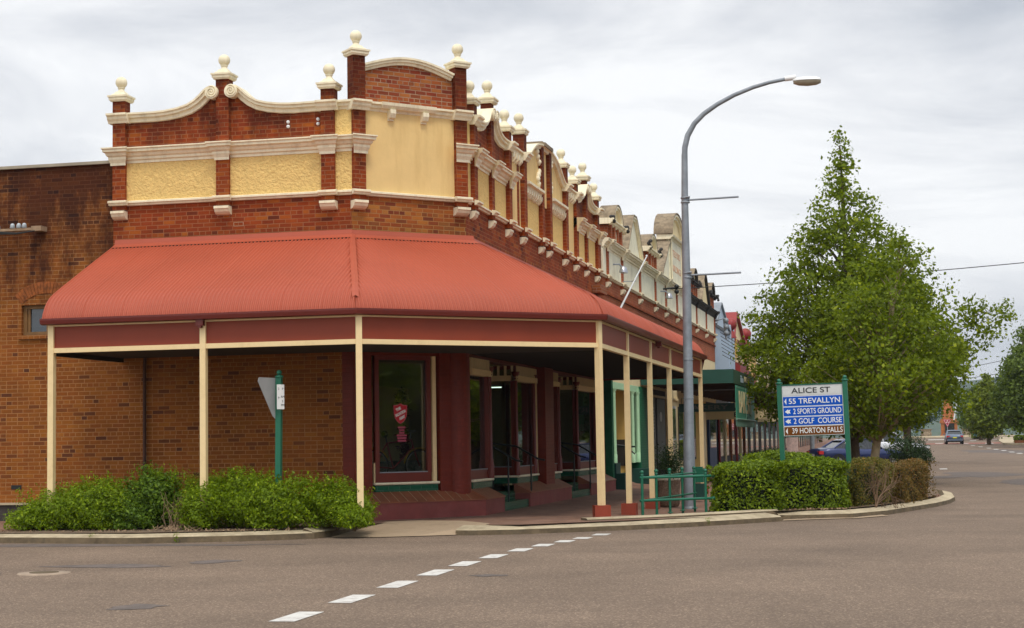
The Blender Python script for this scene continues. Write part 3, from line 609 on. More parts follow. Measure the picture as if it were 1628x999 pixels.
# capping of the low side parapet, roof deck
mb = MB(); mb.box(-24, -15.30, 30.93+.25, 31.62, 7.44, 7.50); mb.build('parapet_capping', mat('lead_capping', (.35, .30, .22), .8, .2, 2), shop)
mb = MB(); mb.add([(-24, 31.5, 7.0), (-10.3, 31.5, 7.0), (-8.75, 33.1, 7.0), (-8.75, 49.2, 7.0), (-24, 49.2, 7.0)], [(0, 1, 2, 3, 4)]); mb.build('roof_deck', M_dark, shop)
mb = MB(); mb.box(-24, -8.5, 49.0, 49.28, .2, 7.4); mb.box(-24, -23.8, 31.5, 49.0, .2, 7.4); mb.build('rear_wall', M_brick_b2, shop)
# side window with arched head
mb = MB(); mb.box(-17.32, -16.25, 31.33, 31.40, 4.03, 4.10); mb.box(-17.32, -16.25, 31.33, 31.40, 4.57, 4.64); mb.box(-17.32, -17.24, 31.33, 31.4, 4.1, 4.57); mb.box(-16.33, -16.25, 31.33, 31.4, 4.1, 4.57)
mb.box(-17.24, -17.18, 31.36, 31.42, 4.1, 4.57); mb.box(-16.81, -16.76, 31.34, 31.41, 4.1, 4.57)
wf = mb.build('window_frame', mat('brown_window_timber', (.20, .10, .03), .6, .2, 6), shop)
mb = MB(); mb.box(-17.2, -16.3, 31.39, 31.41, 4.08, 4.6); mb.build('pane', glass('dusty_pane', (.5, .5, .5), .75, (.05, .065, .08)), wf)
mb = MB(); mb.box(-17.36, -16.2, 31.19, 31.32, 3.95, 4.03); mb.build('window_sill', M_brick_low, shop)
mb = MB(); aa = [(-16.785+.78*math.sin(t), 4.09+.78*math.cos(t)) for t in [-.72+1.44*i/12 for i in range(13)]]; bb = [(-16.785+1.02*math.sin(t), 4.09+1.02*math.cos(t)) for t in [-.72+1.44*i/12 for i in range(13)]]

for k_ in range(19):
    t0, t1 = -.74+1.48*k_/19+.006, -.74+1.48*(k_+1)/19-.006
    q4 = [(-16.785+r_*math.sin(t), 4.09+r_*math.cos(t)) for r_, t in ((.78, t0), (1.02, t0), (1.02, t1), (.78, t1))]; FL.prism(mb, q4, -.02, .010+.003*(k_ % 3))
mb.build('brick_arch', mat('arch_brick', (.235, .066, .012), .85, .55, 9), shop)
mb = MB(); mb.box(-24, -15.4, 31.10, 31.24, .2, .62); mb.build('footing', mat('dark_footing', (.05, .042, .036), .9, .3, 4), shop)
mb = MB(); mb.box(-24, -15.4, 31.06, 31.26, .62, .66); mb.build('footing_ledge', M_conc, shop)
mb = MB(); mb.box(-17.52, -17.30, 31.235, 31.27, .93, 1.01); mb.build('air_vent', M_black, shop)
mb = MB(); mb.tube([(-14.6, 31.19, .3), (-14.6, 31.19, 3.35), (-14.6, 31.24, 3.6)], .035, 8); mb.build('downpipe', mat('rusty_pipe', (.07, .03, .018), .8, .3, 6), shop)
# insulator rack
mb = MB(); mb.box(-18.6, -16.80, 31.02, 31.10, 6.14, 6.19); mb.box(-16.98, -16.76, 31.0, 31.25, 6.12, 6.22); rk = mb.build('insulator_rack', M_twig, shop)
for x_ in (-17.42, -17.28, -17.16, -17.75): mb = MB(); mb.lathe((x_, 31.05, 6.19), [(.03, 0), (.055, .02), (.045, .05), (.05, .06), (.03, .10), (.0001, .11)], 12); mb.build('insulator', mat('insulator_glaze', (.42, .46, .48), .3, .1, 9), rk)
mb = MB()
for k_ in range(3): mb.tube([(-19, 31.0, 6.2-.03*k_), (-17.8, 30.98, 6.13-.02*k_), (-17.3, 30.99, 6.09-.01*k_), (-16.9, 31.0, 6.12)], .012, 6)
mb.build('wiring', M_black, rk)
# thin outline of a repaired vent brick
mb = MB(); FL.box(mb, -12.72, -12.52, 0, .012, 6.05, 6.055); FL.box(mb, -12.72, -12.52, 0, .012, 6.125, 6.13); FL.box(mb, -12.722, -12.716, 0, .012, 6.055, 6.125); FL.box(mb, -12.524, -12.518, 0, .012, 6.055, 6.125); mb.build('vent_outline', M_conc, shop)
# ================================================================ shopfronts of the corner shop
mb = MB()
FC.box(mb, 0, .40, -.3, .004, .2, 3.52); FC.box(mb, 1.90, CL, -.3, .06, .2, 3.52)
FC.box(mb, .40, 1.90, -.3, .004, 3.44, 3.52)
FL.box(mb, -10.50, -10.28, -.3, .008, .2, 3.55)
mb.build('painted_surround', M_brick_maroon, shop); mb = MB()
# rounded corner pier
c = FC.p(CL-.28, -.22, 0)
cc_ = FS.p(33.12-.1, -.22, 0)
mb.lathe((cc_.x+.02, cc_.y-.02, .2), [(.26, 0), (.26, 3.3)], 24)
mb.build('painted_pier', M_brick_maroon, shop)
mb = MB(); FS.box(mb, 39.75, 40.75, -.3, .20, .62, 3.6); mb.build('painted_pier', M_brick_maroon, shop); mb = MB(); FS.box(mb, 48.3, 48.9, -.3, .05, .2, 3.6); mb.build('painted_pier', M_brick_maroon, shop)
mb = MB(); FS.box(mb, 33.12, 49.3, -.3, -.02, 3.44, 3.6); mb.build('shopfront_lintel', M_maroon, shop)
# plinth, sloping tile sill, green tile band, cream sill
def plinth(F, a, b, m0=0, m1=0, e0=True):
    P = MB(); F.mold(P, a, b, [(0, .18), (.37, .18), (.37, .575), (0, .575)], m0, m1); P.build('plinth', M_plinth, shop)
    S = MB(); F.mold(S, a, b, [(0, .577), (.39, .577), (.39, .60), (.02, .785), (0, .785)], m0, m1); so_ = S.build('tile_sill', M_tilesill, shop)
    G = MB(); n = int((b-a)/.205)
    for i in range(1, n+1):
        uu = a+(b-a)*i/(n+1); q = [F.p(uu-.004, .392, .602), F.p(uu+.004, .392, .602), F.p(uu+.004, .024, .789), F.p(uu-.004, .024, .789)]; G.prism(q, (0, 0, .002))
    if n > 0: G.build('grout_lines', M_conc, so_)
plinth(FC, -.25, CL, 0, T8); plinth(FS, 33.12, 34.62, -T8, 0); plinth(FS, 37.12, 42.0); plinth(FS, 44.75, 48.75)
def band_sill(F, a, b):
    G = MB(); F.box(G, a, b, -.2, .02, .785, .92); G.build('tile_band', M_tilegreen, shop)
    S = MB(); F.mold(S, a-.02, b+.02, [(-.2, .92), (.05, .92), (.065, .94), (.05, .965), (-.2, .965)]); S.build('cream_sill', M_trim, shop)
def window(F, a, b, zb=.965, zt=3.44, d=-.06, cream_r=False, parent=shop):
    W = MB(); F.box(W, a, b, d-.06, d+.02, zb, 1.15); F.box(W, a, a+.09, d-.06, d+.03, 1.15, zt); F.box(W, b-.09, b, d-.06, d+.03, 1.15, zt); F.box(W, a, b, d-.06, d+.02, zt-.08, zt)
    fr_ = W.build('shop_window', M_maroon, parent)
    G = MB(); F.box(G, a+.09, b-.09, d-.04, d-.03, 1.15, zt-.08); G.build('pane', M_glass, fr_)
    S = MB(); F.box(S, a+.09, b-.09, d-.03, d+.03, 1.15, 1.17); S.build('glazing_bead', M_galv, fr_)
    return fr_
band_sill(FC, .46, 1.86); wc = window(FC, .5, 1.76, d=-.08)
mb = MB(); FC.box(mb, 1.78, 1.86, -.12, -.02, .965, 3.44); FC.box(mb, .44, .455, -.06, .01, .965, 1.35); mb.build('cream_jamb', M_post, shop)
def col(x, y, z0=.965, z1=3.3, m=M_maroon, rr=.045, parent=shop):
    mb = MB(); mb.lathe((x, y, 0), [(.075, z0), (.075, z0+.3), (.06, z0+.32), (.07, z0+.36), (rr, z0+.40), (rr*.9, z1-.2), (.06, z1-.16), (.05, z1-.12), (.09, z1-.05), (.10, z1)], 14)
    return mb.build('slender_column', m, parent)
for (a, b, c_, d_) in ((33.3, 34.95, 37.45, 39.6), (41.0, 42.35, 44.85, 47.9)):
    band_sill(FS, a, b+.03); band_sill(FS, c_-.03, d_); window(FS, a, b); window(FS, c_, d_)
    Fa = Fr((-8.47, b), (-1, 0), (0, 1)); Fb = Fr((-8.47, c_), (-1, 0), (0, -1)); Fr_ = Fr((-9.85, 0), (0, 1), (1, 0))
    band_sill(Fa, .0, 1.35); window(Fa, .0, 1.35); band_sill(Fb, .0, 1.35); window(Fb, .0, 1.35)
    mb = MB(); Fr_.box(mb, b, b+.6, -.1, 0, .6, 3.44); Fr_.box(mb, c_-.6, c_, -.1, 0, .6, 3.44); Fr_.box(mb, b, c_, -.1, 0, 2.9, 3.44); mb.build('entry_wall', M_cream2, shop)
    mb = MB(); dx = Fr_; dx.box(mb, b+.65, b+.78, -.06, 0, .62, 2.85); dx.box(mb, c_-.78, c_-.65, -.06, 0, .62, 2.85); dx.box(mb, b+.78, c_-.78, -.06, 0, .62, 1.15); dx.box(mb, b+.78, c_-.78, -.06, 0, 2.72, 2.85)
    dr = mb.build('entry_door', M_maroon, shop); mb2 = MB(); mb2.box(-11.35, -11.25, b-.6, c_+.9, .6, 3.0); mb2.build('inner_screen', M_cream2, shop); mb = MB(); dx.box(mb, b+.78, c_-.78, -.04, -.03, 1.15, 2.72); mb.build('pane', M_glass, dr)
    for x_, y_ in ((-8.47, b), (-8.47, c_), (-9.8, b+.04), (-9.8, c_-.04), (-8.5, d_-.1)): col(x_, y_)
    mb = MB(); mb.box(-9.9, -8.14, b-.3, c_+.3, .2, .45); mb.build('entry_step', M_tilegreen, shop); mb = MB(); mb.box(-9.9, -8.45, b, c_, .45, .62); mb.build('entry_step', M_tilegreen, shop)
    mb = MB()
    for F_, u0_, u1_ in ((FS, a, b+.05), (FS, c_-.05, d_), (Fa, 0, 1.35), (Fb, 0, 1.35), (Fr_, b, c_)): F_.box(mb, u0_, u1_, -.1, .05, 3.10, 3.22)
    mb.build('cream_transom', M_post, shop); mb = MB()
    for F_, u0_, u1_ in ((FS, a, b), (FS, c_, d_), (Fa, 0, 1.3), (Fb, 0, 1.3)):
        for i in range(int((u1_-u0_)/.16)): F_.box(mb, u0_+.05+i*.16, u0_+.10+i*.16, -.03, .03, 3.22, 3.44)
    mb.build('transom_slats', M_cream2, shop)
    mb = MB(); FS.box(mb, d_, d_+.1, -.12, .01, .965, 3.44); mb.build('cream_jamb', M_post, shop)
    for yy in (b+.12, c_-.12):
        mb = MB(); mb.tube([(-9.2, yy, 1.72), (-8.45, yy, 1.62), (-7.95, yy, 1.33), (-7.8, yy, 1.3)], .022, 8); mb.tube([(-8.12, yy, .45), (-8.12, yy, 1.42)], .02, 8); mb.tube([(-9.0, yy, .62), (-9.0, yy, 1.69)], .02, 8)
        mb.build('stair_handrail', M_black, shop)
# interior
mb = MB(); mb.box(-15.8, -9.95, 34.5, 34.6, .6, 4.3) if False else None
mb.box(-13.2, -13.1, 31.6, 49, .6, 4.1); mb.box(-13.1, -9.9, 40.2, 40.3, .6, 4.1); mb.box(-13.1, -8.8, 48.85, 48.95, .6, 4.1)
mb.build('inside_wall', M_inside, shop)
mb = MB(); mb.box(-13.2, -10.0, 31.6, 48.95, .5, .6); mb.add([(-10.1, 31.6, .6), (-8.75, 33.15, .6), (-8.75, 34.9, .6), (-10.1, 34.9, .6)], [(0, 1, 2, 3)]); mb.build('shop_floor', M_floor, shop)
mb = MB(); mb.add([(-13.2, 31.6, 4.1), (-10.3, 31.6, 4.1), (-8.75, 33.2, 4.1), (-8.75, 48.95, 4.1), (-13.2, 48.95, 4.1)], [(0, 1, 2, 3, 4)]); mb.build('shop_ceiling', M_inside, shop)
def light_tube(x, y, z):
    t = empty('ceiling_light', (x, y, z), 'lit fluorescent tube glowing behind the shop window in the shade of the verandah', 'ceiling light')
    mb = MB(); mb.box(x-.6, x+.6, y-.05, y+.05, z+.03, z+.08); mb.build('fitting', M_whitep, t); mb = MB(); mb.tube([(x-.45, y, z), (x+.45, y, z)], .014, 8); mb.build('tube', M_tube, t)
light_tube(-10.6, 45.2, 3.22)
# shield stickers on two windows
def shield(F, u0, z0, s, d, label, lines=True):
    t = empty('window_sticker', F.p(u0, d, z0), label, 'sticker', 'red shield stickers on the shop windows')
    pts = [(0, .5), (.16, .42), (.38, .40), (.37, .0), (.32, -.22), (.18, -.40), (0, -.52)]
    pts = pts+[(-a, b) for a, b in pts[-2:0:-1]]
    mb = MB(); F.prism(mb, [(u0+a*s, z0+b*s) for a, b in pts], d, d+.003); mb.build('shield_border', mat('sticker_pink', (.55, .10, .12), .5, 0), t)
    mb = MB(); F.prism(mb, [(u0+a*s*.92, z0+b*s*.92) for a, b in pts], d+.003, d+.006); mb.build('shield', mat('sticker_red', (.50, .006, .018), .5, 0), t)
    for tx, dz, w_ in (('THE', .21, .30), ('SALVATION', .0, .62), ('ARMY', -.21, .36)): text(tx, .19*s, F, u0+(-.12 if tx == 'THE' else .09 if tx == 'ARMY' else 0)*s, z0+dz*s, d+.007, M_whitep, 'lettering', t, width=w_*s, rot=.42, ext=.001, bold=.004)
    return t
shield(FC, 1.09, 2.31, .40, -.10, 'red shield sticker on the corner window above the bicycle')
t = empty('window_notice', FC.p(1.11, -.10, 1.95), 'pink notice in narrow rows stuck below the red shield on the corner window', 'notice')
mb = MB()
for i, w_ in enumerate((.17, .12, .12, .23, .21, .19)): FC.box(mb, 1.115-w_/2, 1.115+w_/2, -.10, -.097, 2.015-i*.052, 2.052-i*.052)
mb.build('notice_rows', mat('notice_pink', (.36, .05, .09), .6, .1), t)
Fq = Fr((-9.84+.0, 0), (0, 1), (1, 0))
shield(Fq, 35.95, 2.25, .40, .03, 'red shield sticker in the recessed entrance beside the handrail')
# goods in the windows
def bicycle(o, ang):
    t = empty('bicycle', o, 'old red bicycle with yellow mudguard displayed inside the corner window', 'bicycle')
    Fb = Fr((o[0], o[1]), (math.cos(ang), math.sin(ang)), (math.sin(ang), -math.cos(ang))); z0 = o[2]; red = mat('bike_red', (.30, .02, .03), .35, .1); yel = mat('mudguard_yellow', (.55, .33, .03), .4, .1)
    def ring(cu, rr, rt, a0=0, a1=6.2832, n=40): return [Fb.p(cu+rr*math.cos(a0+(a1-a0)*i/n), 0, z0+.34+rr*math.sin(a0+(a1-a0)*i/n)) for i in range(n+1)]
    for cu in (-.52, .52):
        mb = MB(); mb.tube(ring(cu, .32, 0), .017, 8, cap=False); wh = mb.build('wheel', M_rubber, t)
        mb = MB()
        for i in range(18): a = i*math.pi/9; mb.tube([Fb.p(cu, .0, z0+.34), Fb.p(cu+.31*math.cos(a), 0, z0+.34+.31*math.sin(a))], .0022, 4)
        mb.tube(ring(cu, .30, 0), .008, 6, cap=False); mb.build('spokes', M_chrome, wh)
        mb = MB(); mb.tube(ring(cu, .355, 0, .5, 3.0, 24), .016, 6); mb.build('mudguard', yel, t)
    bb = Fb.p(-.08, 0, z0+.30); st = Fb.p(-.22, 0, z0+.80); hd = Fb.p(.34, 0, z0+.86); hl = Fb.p(.37, 0, z0+.72); rw = Fb.p(-.52, 0, z0+.34); fw = Fb.p(.52, 0, z0+.34)
    mb = MB()
    for a, b in ((bb, st), (st, hd), (bb, hl), (hd, hl), (bb, rw), (st, rw), (hl, fw)): mb.tube([a, b], .016, 8)
    mb.build('frame', red, t)
    mb = MB(); mb.tube([st, Fb.p(-.25, 0, z0+.95)], .013, 8); mb.ball(Fb.p(-.27, 0, z0+.98), .07, 10); mb.build('saddle', M_rubber, t)
    mb = MB(); mb.tube([Fb.p(.33, 0, z0+.84), Fb.p(.31, 0, z0+1.02)], .012, 8); mb.tube([Fb.p(.2, -.24, z0+1.0), Fb.p(.33, -.18, z0+1.04), Fb.p(.33, .18, z0+1.04), Fb.p(.2, .24, z0+1.0)], .012, 8); mb.build('handlebar', M_chrome, t)
ip = FC.p(1.25, -.55, .93); mb = MB(); FC.box(mb, .3, 2.0, -1.0, -.2, .6, .93); mb.build('display_step', M_floor, shop)
bicycle((ip.x, ip.y, .93), math.atan2(cd.y, cd.x))
mb = MB()
t = empty('display_table', (-10.6, 36.2, .6), 'table under a white and teal patterned cloth inside the recessed shop entrance', 'table')
mb = MB(); mb.box(-11.2, -10.1, 35.5, 37.3, 1.28, 1.32); mb.build('tabletop', M_dark, t)
for a, b in ((-11.1, 35.6), (-10.2, 35.6), (-11.1, 37.2), (-10.2, 37.2)): mb = MB(); mb.tube([(a, b, .6), (a, b, 1.28)], .02, 6); mb.build('leg', M_black, t)
cl = mat('patterned_cloth', (.45, .5, .48), .8, .1, dirt=(.02, .16, .15), dscale=9, damt=1); mb = MB(); mb.box(-11.24, -10.06, 35.45, 37.35, 1.02, 1.335); tag(mb.build('tablecloth', cl, None, org=(-10.6, 36.4, 1.3)), 'white and teal patterned cloth hanging over the display table', 'tablecloth')
for (x_, y_, zz, s_, cl_, nm) in ((-10.7, 35.9, 2.55, .3, (.03, .03, .05), 'dark'), (-10.5, 35.4, 1.75, .26, (.18, .02, .03), 'deep red')):
    q = np.random.default_rng(int(zz*100)); P = []
    for i in range(260): a = q.random()*6.28; P.append((x_+q.normal()*.05, y_+s_*.7*math.cos(a)+q.normal()*.06, zz+s_*.9*math.sin(a)+q.normal()*.07))
    tag(leaves('dried_wreath', P, .09, mat('wreath_'+nm.split()[-1], cl_, .8, .3), org=(x_, y_, zz)), nm+' dried wreath hanging behind the recessed shop glass', 'wreath')
for (x_, y_, h, cl_, nm) in ((-9.25, 42.0, 1.0, (.25, .20, .15), 'beige patterned dress hanging in the window beside the brick pillar'), (-9.3, 46.3, 1.1, (.22, .05, .08), 'dusky red coat hanging in the second shop window'), (-11.4, 32.9, .9, (.03, .035, .03), 'dark jacket on a stand behind the bicycle')):
    mb = MB(); vs = []
    for k_, (ww, zz) in enumerate(((.05, 0), (.2, -.06), (.22, -.3), (.17, -.5), (.24, -h+.1), (.3, -h))):
        for j in range(12):
            a = 6.283*j/12; rr = ww*(1+.12*math.sin(3*a+k_)); vs.append((x_+rr*.45*math.cos(a), y_+rr*math.sin(a), 2.35+zz))
    mb.add(vs, [(k_*12+j, k_*12+(j+1) % 12, (k_+1)*12+(j+1) % 12, (k_+1)*12+j) for k_ in range(5) for j in range(12)], True)
    tag(mb.build('hanging_garment', mat('garment', cl_, .9, .4, 9), None, org=(x_, y_, 1.4)), nm, 'garment')
# ================================================================ verandah
ver = empty('verandah', (-9.19, 28.28, .26), 'red corrugated iron verandah on cream posts wrapped round the corner shop', 'verandah')
VW = (-15.2, 28.2); VA = (-9.22, 28.2); VB = (-5.45, 31.57); VE = (-5.45, 48.45)
SEG = [(VW, VA, (-15.2, 31.22), (-10.27, 31.22)), (VA, VB, (-10.27, 31.22), (-8.44, 33.13)), (VB, VE, (-8.44, 33.13), (-8.44, 48.45))]
prof = [(-.05, 4.00), (-.045, 4.06), (.0, 4.17), (.06, 4.28), (.14, 4.385), (.25, 4.48), (.38, 4.56), (.55, 4.645), (.8, 4.765), (1.2, 4.955), (1.7, 5.19), (2.2, 5.425), (2.6, 5.61), (2.95, 5.775)]
M_roof = mat('red_roof_paint', (.39, .078, .036), .55, .09, .8, .06, 30, dirt=(.33, .068, .033), dscale=1.6, damt=.6)
for k_, (p0, p1, w0, w1) in enumerate(SEG):
    p0, p1, w0, w1 = map(Vector, (p0, p1, w0, w1)); dr = (p1-p0).normalized(); nn = Vector((-dr.y, dr.x)); Ls = (p1-p0).length
    tw = (w0-p0).dot(nn); a0 = (w0-p0).dot(dr)/tw; a1 = ((w1-p0).dot(dr)-Ls)/tw
    n = int(Ls/.0095)+1; lo, hi = min(0, a0*2.95)-.05, max(Ls, Ls+a1*2.95)+.05
    ss_ = [lo+(hi-lo)*i/n for i in range(n+1)]; vs = []; fs = []
    for it, (t_, z) in enumerate(prof):
        # profile normal for the corrugation
        ta, za = prof[max(it-1, 0)]; tb, zb = prof[min(it+1, len(prof)-1)]; tl = math.hypot(tb-ta, zb-za); nt_, nz_ = -(zb-za)/tl, (tb-ta)/tl
        e0, e1 = a0*t_, Ls+a1*t_
        for s_ in ss_:
            s2 = min(max(s_, e0), e1); h = .015*math.cos(2*math.pi*s_/.076)+(.008 if (s_ % .762) < .02 else 0)
            tt = t_+nt_*h; q = p0+dr*s2+nn*tt; vs.append((q.x, q.y, z+nz_*h))
    m_ = n+1
    for it in range(len(prof)-1):
        for i in range(n): fs.append((it*m_+i, it*m_+i+1, (it+1)*m_+i+1, (it+1)*m_+i))
    mb = MB(); mb.add(vs, fs, True); o = mb.build('corrugated_roof', M_roof, ver, uv=False, fix=False)
    # flashing against the wall
    fa = Fr(p0, dr, -nn)
    u0, u1 = a0*2.8, Ls+a1*2.8
    mb = MB(); mb.add([fa.p(a0*2.74, -2.74, 5.695), fa.p(Ls+a1*2.74, -2.74, 5.695), fa.p(Ls+a1*2.9, -2.9, 5.775), fa.p(a0*2.9, -2.9, 5.775), fa.p(Ls+a1*2.92, -2.92, 5.87), fa.p(a0*2.92, -2.92, 5.87)], [(0, 1, 2, 3), (3, 2, 4, 5)])
    mb.build('flashing', M_roof, ver, fix=False)
    mb = MB(); mb.add([fa.p(a0*2.765, -2.765, 5.60), fa.p(Ls+a1*2.765, -2.765, 5.60), fa.p(Ls+a1*2.765, -2.765, 5.704), fa.p(a0*2.765, -2.765, 5.704)], [(0, 1, 2, 3)]); mb.build('gap_shadow_strip', M_black, ver, fix=False)  # black strip added to paint the shaded gaps under the flashing
    # gutter and soffit
    mb = MB(); m0 = 0 if k_ == 0 else -.36; m1 = 0 if k_ == 2 else .36
    fa.mold(mb, 0, Ls, [(.02, 3.97), (.11, 3.985), (.125, 4.05), (.125, 4.085), (.105, 4.085), (.10, 4.01), (.0, 4.0)], m0, m1); mb.build('gutter', M_gutter, ver)
    mb = MB()
    for t_ in (.5, 1.3, 2.1, 2.8):
        z = np.interp(t_, [a for a, b in prof], [b for a, b in prof])-.05
        q = [fa.p(a0*t_, -t_, z), fa.p(Ls+a1*t_, -t_, z)]; mb.tube(q, .035, 4, smooth=False)
    for i in range(int(Ls/1.6)+1):
        s_ = .1+i*1.6
        if s_ < Ls-.1: mb.hexa([fa.p(s_, -.1, 3.86), fa.p(s_+.05, -.1, 3.86), fa.p(s_+.05, -2.9, 3.86), fa.p(s_, -2.9, 3.86), fa.p(s_, -.1, 3.95), fa.p(s_+.05, -.1, 3.95), fa.p(s_+.05, -2.9, 3.95), fa.p(s_, -2.9, 3.95)]) if not (k_ == 1 and (s_ < 1.2 or s_ > Ls-1.3)) else None
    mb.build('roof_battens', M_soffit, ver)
cp = [(-15.15, 28.32), (-9.21, 28.32), (-5.56, 31.62), (-5.56, 48.3), (-8.45, 48.3), (-8.45, 33.12), (-10.27, 31.23), (-15.15, 31.23)]
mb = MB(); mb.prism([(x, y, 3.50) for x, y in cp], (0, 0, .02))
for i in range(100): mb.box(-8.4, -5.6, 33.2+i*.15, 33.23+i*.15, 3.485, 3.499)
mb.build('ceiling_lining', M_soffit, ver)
# hip cap
for P, Q in ((Vector((*VA, 0)), Vector((-10.27, 31.22, 0))),):
    d_ = (Q-P)/2.97*1.0; pts = [P+(Q-P)*(t_/2.97)+Vector((0, 0, z+.022)) for t_, z in prof[3:]]
    sd_ = Vector((-(Q-P).y, (Q-P).x, 0)).normalized()*.06; mb = MB(); n = len(pts)
    mb.add([p-sd_-Vector((0, 0, .012)) for p in pts]+[p+Vector((0, 0, .02)) for p in pts]+[p+sd_-Vector((0, 0, .012)) for p in pts], [(i, i+1, i+n+1, i+n) for i in range(n-1)]+[(i+n, i+n+1, i+2*n+1, i+2*n) for i in range(n-1)]); mb.build('hip_cap', M_roof, ver)
PW = (-15.06, 28.28); PA = (-9.2, 28.3); PB = (-5.53, 31.6); PE = (-5.53, 48.3)
posts = [PW, (-12.1, 28.29), PA, PB]+[(-5.53, 31.6+3.34*i) for i in range(1, 6)]
LINES = [(PW, PA, [0, .505, 1]), (PA, PB, [0, 1]), (PB, PE, [0, .2, .4, .6, .8, 1])]
for i, (x, y) in enumerate(posts):
    a = math.radians(21) if i == 2 else math.radians(66) if i == 3 else 0
    h = .055; ca, sa = math.cos(a), math.sin(a)
    z0 = pz(x, y)
    if i == 3: z0 = .262
    mb = MB(); mb.hexa([(x+ca*p-sa*q, y+sa*p+ca*q, z) for z in (z0, 3.985) for p, q in ((-h, -h), (h, -h), (h, h), (-h, h))]); po = mb.build('post', M_post, ver)
    if i < 3: continue
    hb = .15
    a = 0 if i != 3 else math.radians(20); ca, sa = math.cos(a), math.sin(a)
    mb = MB(); mb.hexa([(x+ca*p-sa*q, y+sa*p+ca*q, z) for z in (z0-.03, z0+.24) for p, q in ((-hb, -hb), (hb, -hb), (hb, hb), (-hb, hb))]); mb.build('post_footing', M_block, po)
for (p0, p1, ks) in LINES:
    p0, p1 = Vector(p0), Vector(p1); dr = (p1-p0).normalized(); nn = Vector((dr.y, -dr.x)); Ls = (p1-p0).length; fa = Fr(p0, dr, nn)
    mb = MB(); fa.box(mb, 0, Ls, -.045, .045, 3.466, 3.552); fa.box(mb, 0, Ls, -.04, .04, 3.945, 3.985); mb.build('beam', M_post, ver)
    for a, b in zip(ks, ks[1:]): mb = MB(); fa.box(mb, a*Ls+.04, b*Ls-.04, -.012, .012, 3.55, 3.947); mb.build('fascia_panel', M_panel, ver)
mb = MB(); mb.box(-15.13, -15.05, 28.34, 31.2, 3.42, 3.499); mb.build('end_beam', M_dark, ver)
mb = MB(); mb.box(-15.05, -15.02, 28.35, 31.25, 3.5, 3.95); mb.build('end_panel', M_panel, ver)
mb = MB(); mb.add([(-5.53, 48.35, 3.45)]+[(-5.45-t_, 48.40, z-.02) for t_, z in prof]+[(-8.44, 48.40, 3.45)], [tuple(range(len(prof)+2))]); mb.build('end_panel', M_gutter, ver)
for x_, y_, F_ in ((-12.12, 28.18, 0), (-5.42, 39.1, 1)):
    mb = MB(); mb.box(x_-.07, x_+.07, y_-.05, y_+.05, 3.87, 4.0); mb.box(x_-.03, x_+.03, y_-.04, y_+.04, 3.83, 3.88); mb.build('gutter_outlet', M_gutter, ver)
# ================================================================ row building with arched gables
b2 = empty('gabled_shop_row', (-8.47, 64.6, .3), 'long brick shop row with off-white gables and a tall centre gable bearing faded writing', 'shop building')
B0, B1 = 49.3, 80.3
wallm = MB(); FS.box(wallm, B0, B1, -.3, 0, 5.35, 6.62); FS.box(wallm, B0, B1, -.3, -.02, 6.6, 7.7); wallm.build('brick_wall', M_brick_b2, b2)
mb = MB(); FS.box(mb, B0, B1, -.3, -.01, 3.4, 5.35); mb.build('lower_wall', M_cream2, b2)
mb = MB(); mb.box(-24, -8.77, B0, B0+.2, .2, 7.5); mb.box(-24, -8.77, B1-.2, B1, .2, 7.5); mb.add([(-24, B0, 6.6), (-8.77, B0, 6.6), (-8.77, B1, 6.6), (-24, B1, 6.6)], [(0, 1, 2, 3)]); mb.build('party_wall', M_brick_b2, b2)
strip = [50.0, 52.75, 56.5, 60.2, 63.0, 66.2, 69.1, 72.8, 76.5, 80.0]
dk = 69.0
mb = MB()
for a, b in zip(strip, strip[1:]): FS.box(mb, a+.14, b-.14, -.2, .035, 6.64, 7.46)
FS.box(mb, B0, 49.85, -.2, .035, 6.64, 7.46)
mb.build('render_panel', M_white, b2)
for a in strip:
    mb = MB(); FS.box(mb, a-.14, a+.14, -.2, .075, 6.3, 7.5); mb.build('brick_strip', M_brick_b2, b2)
for nm, a, b, m_ in (('cornice', B0, dk, M_trim), ('cornice', dk, B1, M_trim_dark)):
    mb = MB(); FS.mold(mb, a, b, mid)
    for s_ in strip:
        if a <= s_ < b: FS.mold(mb, s_-.2, s_+.2, off(mid, .08, .05))
    mb.build(nm, m_, b2)
mb = MB(); FS.mold(mb, B0, B1, low)
for s_ in strip: FS.mold(mb, s_-.18, s_+.18, off(low, .08))
mb.build('string_course', M_trim, b2)
mb = MB(); FS.mold(mb, B0, B1, [(0, 6.08), (.05, 6.08), (.06, 6.13), (0, 6.16)]); mb.build('lower_ledge', M_brick_b2, b2)
for s_ in strip:
    mb = MB(); FS.mold(mb, s_-.16, s_+.16, cbs); mb.build('bracket', M_trim, b2)
def archtop(c0, hw, z0, z1, m=M_trim, mst=M_stone, par=b2, dd=0.0):    # small half-round pediment: face, moulding, weathered stone top
    n = 14; pa = [(c0-hw*math.cos(math.pi*i/n), z0+(z1-z0)*math.sin(math.pi*i/n)) for i in range(n+1)]
    mb = MB(); FS.prism(mb, pa, -.3, .02+dd); mb.build('arch_face', M_cream2, par)
    mb = MB(); FS.sweep(mb, pa, [(-.02, 0), (.13+dd, 0), (.13+dd, -.05), (.09+dd, -.07), (.09+dd, -.12), (-.02, -.14)]); mb.build('arch_moulding', m, par)
    mb = MB(); FS.sweep(mb, [(c0+(a-c0)*1.03, z0+(b-z0)*1.04+.012) for a, b in pa], [(-.38, .02), (.14+dd, .02), (.14+dd, -.0), (-.38, -.0)]); mb.build('arch_top', mst, par)
